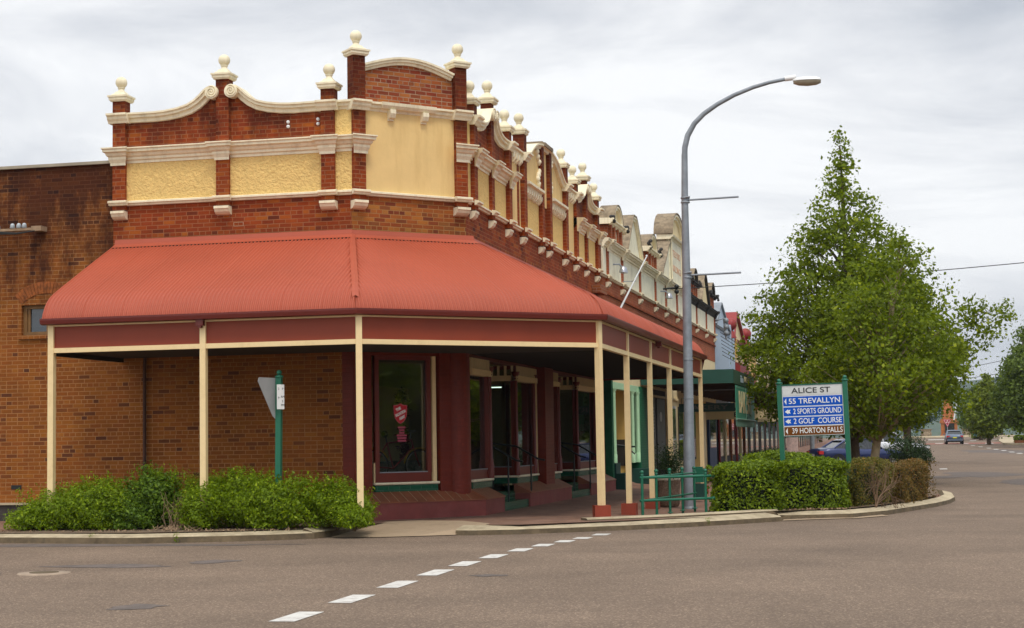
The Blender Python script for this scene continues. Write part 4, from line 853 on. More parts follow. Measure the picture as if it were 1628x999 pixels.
def wing(a, b, m=M_trim):
    mb = MB(); FS.box(mb, a, b, -.3, -.03, 7.7, 8.32)
    k_ = 4
    for i in range(k_): s_ = a+(b-a)*(i+.5)/k_; FS.box(mb, s_-.12, s_+.12, -.3, .05, 7.7, 8.3)
    mb.build('brick_wing', M_brick_b2, b2)
    mb = MB(); FS.mold(mb, a-.1, b+.1, [(d, z+.02) for d, z in top]); FS.mold(mb, a-.2, a+.15, off([(d, z+.02) for d, z in top], .07)); FS.mold(mb, b-.15, b+.2, off([(d, z+.02) for d, z in top], .07)); mb.build('wing_cornice', m, b2)
    mb = MB(); c0 = (a+b)/2; FS.prism(mb, [(c0-.3, 7.75)]+[(c0-.3*math.cos(math.pi*i/8), 8.0+.22*math.sin(math.pi*i/8)) for i in range(9)]+[(c0+.3, 7.75)], -.2, .0); mb.build('niche', M_white, b2)
for c0, m_ in ((51.85, M_trim), (59.6, M_trim), (72.2, M_trim_dark), (79.1, M_trim_dark)):
    wing(c0-1.3, min(c0+1.3, 80.1), m_); archtop(c0, .78, 8.42, 8.97, m_, M_stone)
    for s_ in (-1.35, 1.35):
        q = np.random.default_rng(int(c0)); mb = MB()
        for i in range(9): mb.ball(FS.p(c0+s_+q.normal()*.07, .10+q.random()*.1, 8.45+q.normal()*.08), .06, 8)
        mb.build('corner_ornament', M_trim_dark, b2)
def gable(c0, hw, z0, z1, m=M_white, tr=M_trim):
    P = [(c0-hw, z0), (c0-hw*.86, z0+.25), (c0-hw*.30, z1-.15), (c0-.28, z1), (c0+.28, z1), (c0+hw*.30, z1-.15), (c0+hw*.86, z0+.25), (c0+hw, z0)]
    mb = MB(); FS.prism(mb, P, -.35, .02); mb.build('gable_face', m, b2)
    mb = MB(); FS.sweep(mb, P, [(-.02, 0), (.12, 0), (.12, -.05), (.08, -.06), (.08, -.14), (-.02, -.15)]); mb.build('gable_moulding', tr, b2)
    mb = MB(); FS.sweep(mb, [(a, b+.02) for a, b in P], [(-.42, .04), (.13, .04), (.13, -.01), (-.42, -.01)]); mb.build('gable_coping', M_stone, b2)
gable(55.35, 1.75, 7.74, 9.08); gable(76.1, 1.75, 7.74, 9.08, M_cream2, M_trim_dark)
# tall centre
cen = 65.8
P = [(cen-4.0, 7.74), (cen-3.7, 8.05), (cen-3.0, 8.45), (cen-2.3, 8.95), (cen-1.7, 9.25), (cen-1.6, 9.45), (cen+1.6, 9.45), (cen+1.7, 9.25), (cen+2.3, 8.95), (cen+3.0, 8.45), (cen+3.7, 8.05), (cen+4.0, 7.74)]
mb = MB(); FS.prism(mb, P, -.35, .05); FS.box(mb, cen-1.6, cen+1.6, -.35, .12, 7.74, 9.5); mb.build('centre_gable', M_white, b2)
mb = MB(); FS.sweep(mb, P[:5], [(-.5, .05), (.13, .05), (.13, -.02), (-.5, -.02)]); mb.build('gable_coping', M_stone, b2); mb = MB(); FS.sweep(mb, P[7:], [(-.5, .05), (.13, .05), (.13, -.02), (-.5, -.02)]); FS.box(mb, cen-1.75, cen-1.5, -.5, -.05, 8.7, 9.4); mb.build('gable_coping', M_stone, b2)
mb = MB(); FS.mold(mb, cen-1.8, cen+1.8, [(-.4, 9.36), (.14, 9.36), (.17, 9.42), (.24, 9.45), (.26, 9.52), (-.4, 9.56)]); FS.box(mb, cen-1.6, cen-1.5, .1, .17, 7.8, 9.36); FS.box(mb, cen+1.5, cen+1.6, .1, .17, 7.8, 9.36); mb.build('centre_cornice', M_trim, b2)
n = 14; pa = [(cen-1.75*math.cos(math.pi*i/n), 9.55+.92*math.sin(math.pi*i/n)) for i in range(n+1)]
mb = MB(); FS.prism(mb, pa, -.4, .08); mb.build('arch_face', M_cream2, b2)
mb = MB(); FS.sweep(mb, pa, [(0, 0), (.22, 0), (.22, -.07), (.15, -.09), (.15, -.18), (0, -.2)]); mb.build('arch_moulding', M_trim, b2)
mb = MB(); FS.sweep(mb, [(cen+(a-cen)*1.03, 9.55+(b-9.55)*1.03) for a, b in pa], [(-.5, .05), (.24, .05), (.24, 0), (-.5, 0)]); mb.build('arch_top', M_stone, b2)
M_fade = mat('faded_red_letters', (.60, .30, .16), .8, .25, 9)
text('TELFORD', .36, FS, cen, 8.88, .122, M_fade, 'lettering', b2, width=2.3); text('BUILDINGS', .36, FS, cen, 8.30, .122, M_fade, 'lettering', b2, width=2.6)
# orange box, conduit, bracket lamps, flag pole
mb = MB(); mb.box(-8.46, -8.2, 47.5, 48.5, 5.93, 6.16); tag(mb.build('wall_box', M_brick_dark, None, org=(-8.4, 48, 6)), 'rust orange box fixed on the brick wall above the red roof', 'box')
def floodlamp(y, z, label):
    t = empty('wall_floodlight', (-8.4, y, z), label, 'floodlight', 'floodlights on the shop row wall')
    mb = MB(); mb.tube([(-8.45, y+.1, z), (-8.25, y+.15, z), (-8.15, y+.2, z-.12)], .025, 8); mb.build('arm', M_galv, t)
    for k_ in (-.12, .14):
        mb = MB(); mb.lathe((-8.13, y+.2+k_, z-.2), [(.0001, .14), (.07, .12), (.11, 0), (.12, -.06)], 12); mb.build('lamp_head', M_chrome, t)
floodlamp(51.0, 7.1, 'silver double floodlight on a bracket beside the first yellow parapet end'); floodlamp(61.5, 7.15, 'silver double floodlight below the tall centre gable')
mb = MB(); mb.tube([(-8.3, 50.9, 5.55), (-7.9, 54.6, 7.68)], [.035, .02], 8); mb.ball((-7.9, 54.6, 7.7), .04, 8); fp = mb.build('flag_pole', M_grey, None, org=(-8.3, 51, 5.6)); tag(fp, 'pale grey pole leaning out from the shop row above the red verandah', 'flagpole')
mb = MB(); mb.tube([(-8.46, 52.6, 6.7), (-8.05, 53.1, 6.75)], .012, 6); mb.build('stay', M_galv, fp)
# ground floor of the row
def front(a, b, m, zt=3.4): mb = MB(); FS.box(mb, a, b, -.3, .0, .2, zt); return mb.build('front_wall', m, b2)
mb = MB(); FS.box(mb, 49.0, 49.3, -.3, .25, .2, 3.5); mb.build('green_pier', M_brick_green, b2); mb = MB(); FS.box(mb, 56.0, 57.6, -.3, .04, .2, 3.5); mb.build('green_pier', M_brick_green, b2)
mb = MB(); FS.box(mb, 49.3, 50.6, -.1, .55, .2, .75); FS.box(mb, 49.3, 50.1, -.1, .3, .75, 1.05); FS.box(mb, 54.6, 56.1, -.1, .5, .2, .8); FS.box(mb, 51, 54.6, -1.2, -.9, .2, 1.1); mb.build('green_plinth', M_dgreen, b2)
mb = MB(); FS.box(mb, 49.3, 51.0, -.2, .0, 1.0, 1.3); FS.box(mb, 54.4, 56.0, -.2, .0, 1.0, 1.3); FS.box(mb, 55.7, 56, -.2, .02, 1.3, 3.4); FS.box(mb, 49.3, 56, -.2, 0, 3.3, 3.5); FS.box(mb, 49.3, 49.5, -.2, .02, 1.3, 3.4); mb.build('mint_frame', M_mint, b2)
for y_ in (50.8, 54.4, 55.5): col(-8.45, y_, 1.0, 3.3, M_mint, .06, b2)
mb = MB(); FS.box(mb, 49.5, 56, -1.6, -1.5, .2, 3.4); mb.box(-12, -8.6, 54.65, 54.75, .2, 3.4); mb.build('recess_wall', M_yel, b2)
mb = MB(); mb.box(-10.5, -8.75, 54.6, 54.66, .9, 1.75); mb.build('dark_dado', M_dark, b2)
mb = MB(); FS.box(mb, 49.5, 50.7, -.1, -.09, 1.3, 3.3); FS.box(mb, 54.5, 55.7, -.1, -.09, 1.3, 3.3); mb.build('pane', M_glass, b2)
mb = MB(); mb.box(-9.4, -7.9, 51.2, 51.24, 1.5, 1.55); mb.tube([(-9.3, 51.2, 1.72), (-8.2, 51.2, 1.55), (-7.9, 51.2, 1.3)], .02, 8); mb.build('stair_handrail', M_black, b2)
front(57.6, 58.0, M_cream2); front(58.0, 62.5, M_dark, 3.5); front(62.5, 68, M_cream2); front(68, 75.9, M_yel); front(75.9, 80.3, M_dark)  # last front kept dark: shade under the awnings put into its colour
mb = MB(); FS.box(mb, 58.2, 59.6, 0, .03, .7, 3.2); FS.box(mb, 60.0, 62.2, 0, .03, .7, 3.2); dd_ = mb.build('dark_display', M_black, b2)
mb = MB()
for i in range(8): FS.box(mb, 58.5, 59.35, .03, .034, 2.0+i*.115, 2.06+i*.115)
mb.build('menu_lines', M_galv, dd_)
mb = MB(); mb.prism([FS.p(61+.3*math.cos(t), .031, 2.55+.18*math.sin(t)) for t in [6.283*i/20 for i in range(20)]], FS.n*.004); mb.build('round_sign', M_grey, dd_)
mb = MB(); FS.box(mb, 58.0, 58.15, 0, .05, .3, 3.3); FS.box(mb, 57.95, 66, 0, .06, 3.22, 3.3); FS.box(mb, 62.4, 62.8, 0, .1, .3, 3.3); mb.build('cream_frame', M_post, b2)
for a, b, m_ in ((63.2, 65.2, M_grey), (66, 67.5, M_dark), (69, 71.6, M_dark)):
    mb = MB(); FS.box(mb, a, b, 0, .03, .9, 3.0); w_ = mb.build('shop_window', m_, b2); mb = MB(); FS.box(mb, a+.1, b-.1, .03, .035, 1.0, 2.9); mb.build('pane', M_glass, w_)
# doorway and window of the bakery end
mb = MB(); FS.box(mb, 73.4, 75.4, 0, .04, .3, 3.2); w_ = mb.build('door_surround', M_post, b2)
mb = MB(); FS.box(mb, 76.2, 79.2, 0, .1, .3, 3.0); w_ = mb.build('blue_door', mat('door_blue', (.03, .06, .14), .5, .1), b2); mb = MB(); FS.box(mb, 76.5, 78.9, .1, .11, 1.35, 2.9); mb.build('pane', glass('hazy_pane', (.6, .65, .62), .35, (.045, .05, .045)), w_)
# ================================================================ bakery awning
aw = empty('bakery_awning', (-6.9, 60, 3.55), 'dark green box awning with bakery lettering hanging over the footpath', 'awning')
mb = MB(); mb.box(-8.45, -5.36, 56.4, 56.5, 3.56, 4.02); mb.build('end_fascia', M_agreen, aw)
mb = MB(); mb.box(-5.46, -5.36, 56.5, 64.6, 3.56, 4.02); mb.build('street_fascia', M_bag, aw)
mb = MB(); mb.add([(-8.45, 56.5, 3.99), (-5.4, 56.5, 3.99), (-5.4, 64.6, 3.99), (-8.45, 64.6, 3.99)], [(0, 1, 2, 3)]); mb.build('deck', M_soffit, aw)
mb = MB()
for i in range(9): mb.box(-8.4, -5.46, 57+i*.9, 57.06+i*.9, 3.58, 3.66)
for i in range(6): mb.box(-8.2+i*.52, -8.16+i*.52, 56.5, 64.6, 3.66, 3.72)
mb.build('soffit_frame', mat('rusty_frame', (.10, .05, .03), .8, .2), aw)
FA = Fr((-5.36, 0), (0, 1), (1, 0))
text('BAKERY', .26, FA, 61.4, 3.80, .006, M_cream2, 'lettering', aw, width=2.1, bold=.01)
mb = MB(); FA.box(mb, 59.0, 60.0, 0, .01, 3.66, 3.82); FA.box(mb, 59.0, 59.5, 0, .01, 3.84, 3.90); mb.build('blue_lettering', M_bluew, aw)
sg = empty('bakery_blind', (-5.3, 60.1, 2.9), 'green canvas blind lettered BAKERY in tall cream letters hanging below the awning edge', 'sign')
mb = MB(); FA.box(mb, 56.7, 63.8, .02, .05, 2.36, 3.5); mb.build('canvas', M_teal, sg)
mb = MB(); FA.box(mb, 56.7, 63.8, .015, .045, 2.15, 2.36); 
for i in range(24): FA.box(mb, 56.8+i*.29, 56.95+i*.29, .016, .044, 2.12, 2.15)
mb.build('valance', mat('pale_green_valance', (.14, .27, .20), .8, .15), sg)
mb = MB(); mb.tube([(-5.30, 56.6, 2.37), (-5.30, 63.9, 2.37)], .03, 8); mb.tube([(-5.30, 60.2, 2.37), (-5.30, 60.2, 3.5)], .015, 6); FA.box(mb, 56.7, 63.8, .05, .055, 3.42, 3.46); mb.build('bottom_rail', mat('rail_green', (.16, .30, .22), .6, .1), sg)
text('BAKERY', 1.05, FA, 60.1, 2.92, .056, M_cream2, 'lettering', sg, width=5.0, bold=.012)
def hangsign(name, x0, x1, y, z0, z1, m, label, txt=None, tm=None, w=None, tu=None):
    t = empty(name, ((x0+x1)/2, y, z1), label, 'sign'); F = Fr((0, y), (1, 0), (0, -1))
    mb = MB(); F.box(mb, x0, x1, -.05, 0, z0, z1); mb.build('board', m, t)
    mb = MB(); mb.tube([(x0+.1, y+.02, z1), (x0+.1, y+.02, z1+.2)], .01, 5); mb.tube([(x1-.1, y+.02, z1), (x1-.1, y+.02, z1+.2)], .01, 5); mb.build('hanger', M_black, t)
    if txt: text(txt, (z1-z0)*.75, F, tu if tu is not None else (x0+x1)/2, (z0+z1)/2, .004, tm, 'lettering', t, width=w, bold=.004)
    return t
hangsign('hanging_sign', -7.55, -5.6, 59.2, 2.67, 2.96, M_dgreen, 'black board lettered BAKERY hanging under the green awning', 'BAKERY', mat('dull_letter_grey', (.13, .12, .11), .7, .1), 1.5)
hangsign('hanging_sign', -7.6, -5.2, 68, 2.50, 2.84, M_cream2, 'cream board lettered BOTT hanging behind the bakery blind', 'BOTT', M_dark, .75, -6.1)
hangsign('hanging_sign', -6.2, -4.6, 76, 2.45, 3.0, M_cream2, 'cream board with leaf sprig ornament hanging right of the bakery blind', 'O', M_dark, .14, -5.95)
hangsign('hanging_sign', -5.4, -4.55, 84, 2.75, 3.0, mat('mustard_sign', (.55, .40, .12), .6, .05), 'small mustard board lettered Sas hanging under the far awning beside the street sign post', 'Sas', M_dark, .45, -5.0)
# further awnings
for (y0, y1, z0, z1, m_, lab) in ((66, 86, 3.5, 3.75, M_dark, 'dark timber awning over the footpath behind the bakery blind'), (86.5, 112, 3.55, 3.85, M_agreen, 'far dark green awning half hidden by the street tree')):
    t = empty('shop_awning', (-6.9, y0, z0), lab, 'awning'); mb = MB(); mb.box(-8.45, -5.35, y0, y1, z1-.06, z1); mb.build('deck', M_soffit, t)
    mb = MB(); mb.box(-5.40, -5.3, y0, y1, z0, z1+.02); mb.box(-8.45, -5.4, y0-.02, y0+.05, z0+.1, z1+.01); mb.build('fascia', m_, t)
    mb = MB()
    for i in range(int((y1-y0)/1.2)): mb.box(-8.4, -5.4, y0+.6+i*1.2, y0+.66+i*1.2, z0+.05, z1-.07)
    mb.build('rafters', mat('awning_rafters', (.09, .05, .035), .8, .2), t)
# ================================================================ further buildings
bb = empty('pale_blue_shop', (-8.47, 84, .4), 'pale blue gabled shop front beyond the brick row', 'shop building')
mb = MB(); FS.box(mb, 80.4, 87.3, -14, .02, .2, 7.15); mb.build('wall', M_bluew, bb)
mb = MB(); FS.prism(mb, [(80.45, 7.1), (82.9, 8.3), (83.3, 8.3), (87.2, 7.1)], -2.5, .03); FS.box(mb, 86.9, 89, -.4, .12, 4.5, 7.55); mb.build('gable', M_bluew, bb)
mb = MB(); FS.mold(mb, 80.45, 87.3, [(0, 7.02), (.1, 7.04), (.14, 7.14), (0, 7.18)]); FS.sweep(mb, [(80.45, 7.18), (82.9, 8.36), (83.3, 8.36), (87.25, 7.15)], [(-2.5, .03), (.12, .03), (.12, -.07), (-2.5, -.03)]); mb.build('moulding', M_galv, bb)
def lowfront(a, b, par, n):
    mb = MB(); FS.box(mb, a, b, .02, .06, .2, 3.35); mb.build('shopfront_base', M_dark, par)
    for i in range(n):
        u0 = a+(b-a)*i/n; u1 = a+(b-a)*(i+1)/n
        mb = MB(); FS.box(mb, u0+.3, u1-.3, .06, .065, .9, 2.9); mb.build('shopfront_pane', M_glass, par)
        mb = MB(); FS.box(mb, u0-.12, u0+.12, .06, .14, .2, 3.3); mb.build('shopfront_post', (M_redp, M_cream2, M_brick_dark)[i % 3], par)
lowfront(80.4, 88.9, bb, 3)
cb2 = empty('red_gabled_shop', (-8.47, 91, .45), 'cream shop front with a deep red gable and two red ball ornaments', 'shop building')
mb = MB(); FS.box(mb, 89, 96.0, -14, .02, .2, 6.9); mb.build('wall', M_cream2, cb2)
mb = MB(); FS.prism(mb, [(89.1, 7.0), (90.4, 8.35), (91.4, 8.35), (95.6, 6.95)], -1.8, .0); mb.build('gable', M_cream2, cb2)
mb = MB(); FS.sweep(mb, [(89.0, 6.98), (90.4, 8.4), (91.4, 8.4), (95.8, 6.95)], [(-1.9, .06), (.16, .06), (.16, -.12), (-1.9, -.04)]); FS.mold(mb, 89, 96, [(0, 6.82), (.14, 6.84), (.18, 6.96), (0, 7.0)]); FS.box(mb, 90, 95, 0, .3, 5.1, 5.75); mb.build('red_trim', M_redp, cb2)
lowfront(89, 96, cb2, 3)
for y_ in (87.6, 96.2): mb = MB(); mb.ball((-8.4, y_, 7.62), .33, 16); mb.lathe((-8.4, y_, 6.9), [(.3, 0), (.2, .3), (.12, .4)], 10); mb.build('ball_ornament', M_redp, cb2)
mb = MB(); FS.box(mb, 89.4, 89.7, 0, .2, 6.0, 6.95); FS.box(mb, 95.3, 95.6, 0, .2, 6.0, 6.95); mb.build('pilaster', M_yel, cb2)
text('KALEN', .5, FS, 92.6, 6.35, .03, M_galv, 'lettering', cb2, width=3.2)
for y0, y1, z, m_, nm in ((96.6, 104, 7.0, M_yel, 'warm yellow two-storey shop front behind the street tree'), (104.2, 116, 6.4, M_cream2, 'plain cream shop front further down the row'), (116.2, 130, 6.8, M_pink, 'salmon brick shop front glimpsed through the tree leaves'), (130.2, 150, 5.4, M_brick_dark, 'low orange brick building near the far end of the row'), (150.2, 190, 5.0, M_cream2, 'distant low cream building at the end of the street')):
    t = empty('shop_building', (-8.47, y0, .4), nm, 'shop building'); mb = MB(); FS.box(mb, y0, y1, -12, .02, .2, z); mb.build('wall', m_, t)
    mb = MB(); FS.mold(mb, y0, y1, [(0, z-.2), (.15, z-.18), (.2, z-.04), (.2, z+.04), (0, z+.06)]); FS.box(mb, y0, y0+.5, -.3, .1, 3.8, z+.5); FS.box(mb, y1-.5, y1, -.3, .1, 3.8, z+.5); mb.build('parapet_trim', M_trim, t)
    mb = MB(); FS.box(mb, y0+.1, y1-.1, .02, .05, .2, 3.35); mb.build('shopfront_base', M_dark, t)
    k_ = max(2, int((y1-y0)/3.2))
    for i in range(k_):
        a = y0+(y1-y0)*(i+.25)/k_; b = y0+(y1-y0)*(i+.75)/k_
        mb = MB(); FS.box(mb, a, b, .02, .07, 4.4, 5.6 if z > 6 else 4.6); FS.box(mb, a-.1, b+.1, .02, .06, .9, 3.0); w_ = mb.build('window_frame', M_brick_dark if i % 3 == 1 else M_dark, t)
        mb = MB(); FS.box(mb, a+.1, b-.1, .075, .08, 1.0, 2.9); mb.build('pane', M_glass, w_)
# ================================================================ street lamp
lx, ly = -4.68, 38.25
lamp = empty('street_lamp', (lx, ly, .2), 'tall curved galvanised street lamp with two banner arms beside the fenced corner', 'street lamp')
pts = [(lx, ly, .15), (lx+.01, ly, 1.7), (lx+.02, ly, 1.75), (lx+.04, ly, 4.8), (lx+.05, ly, 7.2), (-4.61, ly, 8.2)]; rr = [.135, .128, .115, .10, .078, .07]
mb = MB(); mb.tube(pts, rr, 16); mb.lathe((lx, ly, .15), [(.15, 0), (.15, .04), (.137, .06)], 16); mb.lathe((lx+.02, ly, 2.62), [(.122, 0), (.124, .01), (.122, .02)], 16); mb.lathe((lx+.035, ly, 3.5), [(.118, 0), (.12, .01), (.11, .02)], 16)
mb.build('pole', M_galv, lamp)
mb = MB(); arm = [(-4.61, 8.15), (-4.60, 8.35), (-4.53, 8.62), (-4.37, 8.89), (-4.15, 9.1), (-3.84, 9.3), (-3.45, 9.49), (-3.02, 9.64), (-2.65, 9.73), (-2.23, 9.79)]
mb.tube([(x, ly, z) for x, z in arm], [.066]*3+[.06, .056, .052, .048, .045, .042, .04], 12); mb.build('curved_arm', M_galv, lamp)
mb = MB(); mb.tube([(-2.3, ly, 9.79), (-2.05, ly, 9.81)], .06, 10)
sh = [(-2.12, .06, .05), (-2.0, .13, .085), (-1.8, .16, .10), (-1.6, .14, .085), (-1.50, .08, .05)]
vs = []
for x, hw, ht in sh:
    for j in range(12): a = math.pi*j/11; vs.append((x, ly-hw*math.cos(a), 9.72-.02*(x+2)+ht*math.sin(a)))
mb.add(vs, [(i*12+j, i*12+j+1, (i+1)*12+j+1, (i+1)*12+j) for i in range(4) for j in range(11)]+[tuple(range(12)), tuple(range(59, 47, -1))], True)
head = mb.build('lamp_head', M_whitep, lamp)
mb = MB(); vs = []
for x, hw, ht in sh:
    for j in range(12): a = math.pi*j/11; vs.append((x*.98-.035, ly-hw*.93*math.cos(a), 9.715-.02*(x+2)-ht*1.15*math.sin(a)))
mb.add(vs, [(i*12+j, i*12+j+1, (i+1)*12+j+1, (i+1)*12+j) for i in range(4) for j in range(11)]+[tuple(range(12)), tuple(range(59, 47, -1))], True); mb.build('diffuser', mat('aged_acrylic', (.34, .30, .22), .25, .15, 8), head)
for z, x1 in ((7.14, -3.41), (5.42, -3.40)):
    mb = MB(); mb.tube([(-4.62, ly, z), (x1, ly, z+.02)], .022, 8); mb.tube([(-4.60, ly-.09, z+.06), (-4.50, ly-.09, z+.06)], .02, 6)
    mb.lathe((-4.62, ly, z+.03), [(.098, 0), (.105, .005), (.105, .035), (.098, .04)], 14); mb.lathe((-4.62, ly, z-.07), [(.098, 0), (.105, .005), (.105, .035), (.098, .04)], 14); mb.build('banner_arm', M_galv, lamp)
t = empty('lamp_pole', (-4.95, 98, .5), 'plain grey pole standing at the kerb seen beneath the direction sign', 'pole')
# ================================================================ corner railing
rail = empty('corner_railing', (-4.9, 32.56, .23), 'dark green tube railing with ball tops fencing the kerb corner', 'railing')
a0, a1, a2 = Vector((-4.9, 32.56, 0)), Vector((-4.40, 36.8, 0)), Vector((-3.79, 33.55, 0))
mb = MB()
for z in (.985, .545):
    mb.tube([a0+Vector((0, 0, z)), a1+Vector((.01, .12, z))], .021, 8); mb.tube([a0+Vector((-.04, -.03, z)), a2+Vector((.12, .1, z))], .026, 8); mb.ball(a2+Vector((.14, .11, z)), .036, 10); mb.ball(a1+Vector((.01, .14, z)), .03, 10)
mb.build('rail', M_green, rail)
for p in [a0, a2]+[a0.lerp(a1, k_) for k_ in (.25, .5, .75, 1)]:
    mb = MB(); mb.tube([p+Vector((0, 0, .15)), p+Vector((0, 0, 1.05))], .027, 10); mb.lathe((p.x, p.y, .22), [(.06, 0), (.06, .015), (.03, .02)], 10); mb.lathe((p.x, p.y, 1.03), [(.034, 0), (.034, .02), (.018, .035)], 10); mb.ball(p+Vector((0, 0, 1.09)), .04, 12); mb.build('rail_post', M_green, rail)
# planter, bin
pot = empty('planter_pot', (-5.3, 39.3, .18), 'exposed aggregate concrete planter with a pale rim beside the lamp pole', 'planter')
mb = MB(); mb.lathe((-5.3, 39.3, .17), [(.22, 0), (.25, .05), (.27, .3), (.27, .31), (.255, .36), (.27, .41), (.275, .60)], 26); mb.build('pot_body', mat('exposed_aggregate', (.16, .10, .065), .9, .5, 30, 1, 60, dirt=(.32, .24, .17), dscale=22, damt=.9), pot)
mb = MB(); mb.lathe((-5.3, 39.3, .77), [(.275, 0), (.285, .01), (.285, .05), (.23, .05), (.22, -.03), (.0001, -.03)], 26); mb.build('rim', mat('pale_rim', (.5, .42, .32), .8, .1), pot)
q = np.random.default_rng(3); P = q.normal(size=(3500, 3))*[.16, .16, .22]+[-5.25, 39.3, 1.12]
tag(leaves('potted_shrub', P, .055, LF_dark, org=(-5.3, 39.3, .8), aspect=.3), 'dark feathery shrub growing in the aggregate planter behind the railing', 'shrub')
bn = empty('litter_bin', (-5.0, 42.9, .2), 'dark green litter bin to the right of the lamp pole base', 'bin')
mb = MB(); mb.box(-5.13, -4.87, 42.75, 43.05, .24, .60); mb.build('body', M_dgreen, bn); mb = MB(); mb.box(-5.14, -4.88, 42.74, 43.06, .63, .98); mb.box(-5.11, -4.91, 42.78, 43.02, .98, 1.02); mb.build('lid', M_green, bn)
# ================================================================ direction sign
ds = empty('direction_sign', (-1.8, 37, .27), 'green framed street direction sign reading ALICE ST with blue and brown rows', 'sign')
al, be = math.radians(3), 0.021
Fd = Fr((-1.83, 37.0), (math.cos(al*-1), math.sin(al*-1)), (math.sin(al*-1), -math.cos(al*-1)))
class Lean(Fr):
    def p(s, u_, d, z): return Fr.p(s, u_*math.cos(be)-(z-2.3)*math.sin(be), d, 2.3+(z-2.3)*math.cos(be)+u_*math.sin(be)*.8)
Fd = Lean(Fd.o.xy, Fd.u.xy, Fd.n.xy)
for s_, zt in ((-.70, 2.88), (.70, 2.90)):
    mb = MB(); Fd.box(mb, s_-.05, s_+.05, -.05, .05, .2, zt); po = mb.build('sign_post', M_green, ds)
    c = Fd.p(s_, 0, zt); mb = MB(); mb.lathe(c, [(.05, -.01), (.075, 0), (.075, .025), (.035, .04)], 14); mb.ball(c+Vector((0, 0, .068)), .045, 14); mb.build('ball_cap', M_green, po)
mb = MB(); Fd.box(mb, -.65, .65, -.03, .0, 1.74, 2.84); Fd.box(mb, -.65, .65, -.02, .03, 2.84, 2.86); mb.build('backing_frame', M_green, ds)
rows = [(2.62, 2.82, M_grey, 'ALICE ST', M_blackt, .145, .83, 0), (2.395, 2.595, M_blue, '55 TREVALLYN', M_whitep, .145, 1.09, .065), (2.18, 2.37, M_blue, '2 SPORTS GROUND', M_whitep, .145, 1.02, .117), (1.975, 2.155, M_blue, '2 GOLF  COURSE', M_whitep, .145, 1.02, .117), (1.765, 1.95, M_brown, '39 HORTON FALLS', M_whitep, .145, 1.07, .10)]
for i, (z0, z1, m_, tx, tm, sz, w_, ou) in enumerate(rows):
    mb = MB(); Fd.box(mb, -.645, .645, .001, .012, z0-.012, z1+.012); bo = mb.build('sign_row_border', M_whitep if i else M_grey, ds)
    mb = MB(); Fd.box(mb, -.63, .63, .012, .016, z0, z1); rw = mb.build('sign_row', m_, bo)
    text(tx, sz*1.12, Fd, ou-.03, (z0+z1)/2-.003, .018, tm, 'lettering', ds, width=w_, bold=.0015)
    zc = (z0+z1)/2; mb = MB()
    if i in (1, 4): Fd.prism(mb, [(-.605, zc), (-.56, zc+.07), (-.56, zc-.07)], .016, .019)
    if i in (2, 3): Fd.prism(mb, [(-.60, zc), (-.53, zc+.055), (-.53, zc+.03), (-.48, zc+.042), (-.50, zc), (-.48, zc-.042), (-.53, zc-.03), (-.53, zc-.055)], .016, .019)
    if i: mb.build('arrow', M_whitep, ds)
# street-corner post with back of a give-way sign
gp = empty('give_way_post', (-10.81, 28.6, .27), 'green post with ball top carrying a grey sign back and a small parking plate', 'sign post')
class Lean2(Fr):
    def p(s, u_, d, z): return Fr.p(s, u_+(z-1.5)*.012, d, z)
Fg = Lean2((-10.81, 28.6), (1, 0), (0, -1))
mb = MB(); Fg.box(mb, -.05, .05, -.05, .05, .2, 2.93); mb.build('post', M_green, gp)
c = Fg.p(0, 0, 2.93); mb = MB(); mb.lathe(c, [(.05, -.02), (.075, 0), (.075, .025), (.035, .045)], 14); mb.ball(c+Vector((0, 0, .085)), .048, 16); mb.build('ball_cap', M_green, gp)
ga = math.radians(74); Fw = Fr((-10.85, 28.57), (math.cos(ga), math.sin(ga)), (math.sin(ga), -math.cos(ga)))
tri = [(-.50, 2.86), (-.47, 2.92), (.30, 2.92), (.33, 2.86), (-.05, 2.22), (-.12, 2.20)]
tri = [(-.52, 2.85), (-.49, 2.92), (.0, 2.92), (.0, 2.18), (-.10, 2.24)]
mb = MB(); Fw.prism(mb, tri, 0, .006); sb = mb.build('sign_back', mat('sheet_aluminium', (.40, .40, .40), .5, .15, 2, metal=.3), gp)
fa_ = math.radians(52); Fp = Fr((-10.74, 28.52), (math.cos(fa_), math.sin(fa_)), (math.sin(fa_), -math.cos(fa_)))
mb = MB(); Fp.box(mb, -.075, .075, 0, .006, 2.36, 2.80); Fp.box(mb, -.003, .003, .006, .008, 2.36, 2.80); pp_ = mb.build('parking_plate', M_whitep, gp)
for k_, (a, z, s_) in enumerate(((-.04, 2.72, '2'), (.04, 2.72, 'P'), (-.04, 2.56, '9'), (.04, 2.58, 'AM'), (.04, 2.50, '5'), (.04, 2.43, 'PM'))): text(s_, .055, Fp, a, z, .008, M_blackt, 'lettering', pp_, ext=.001)
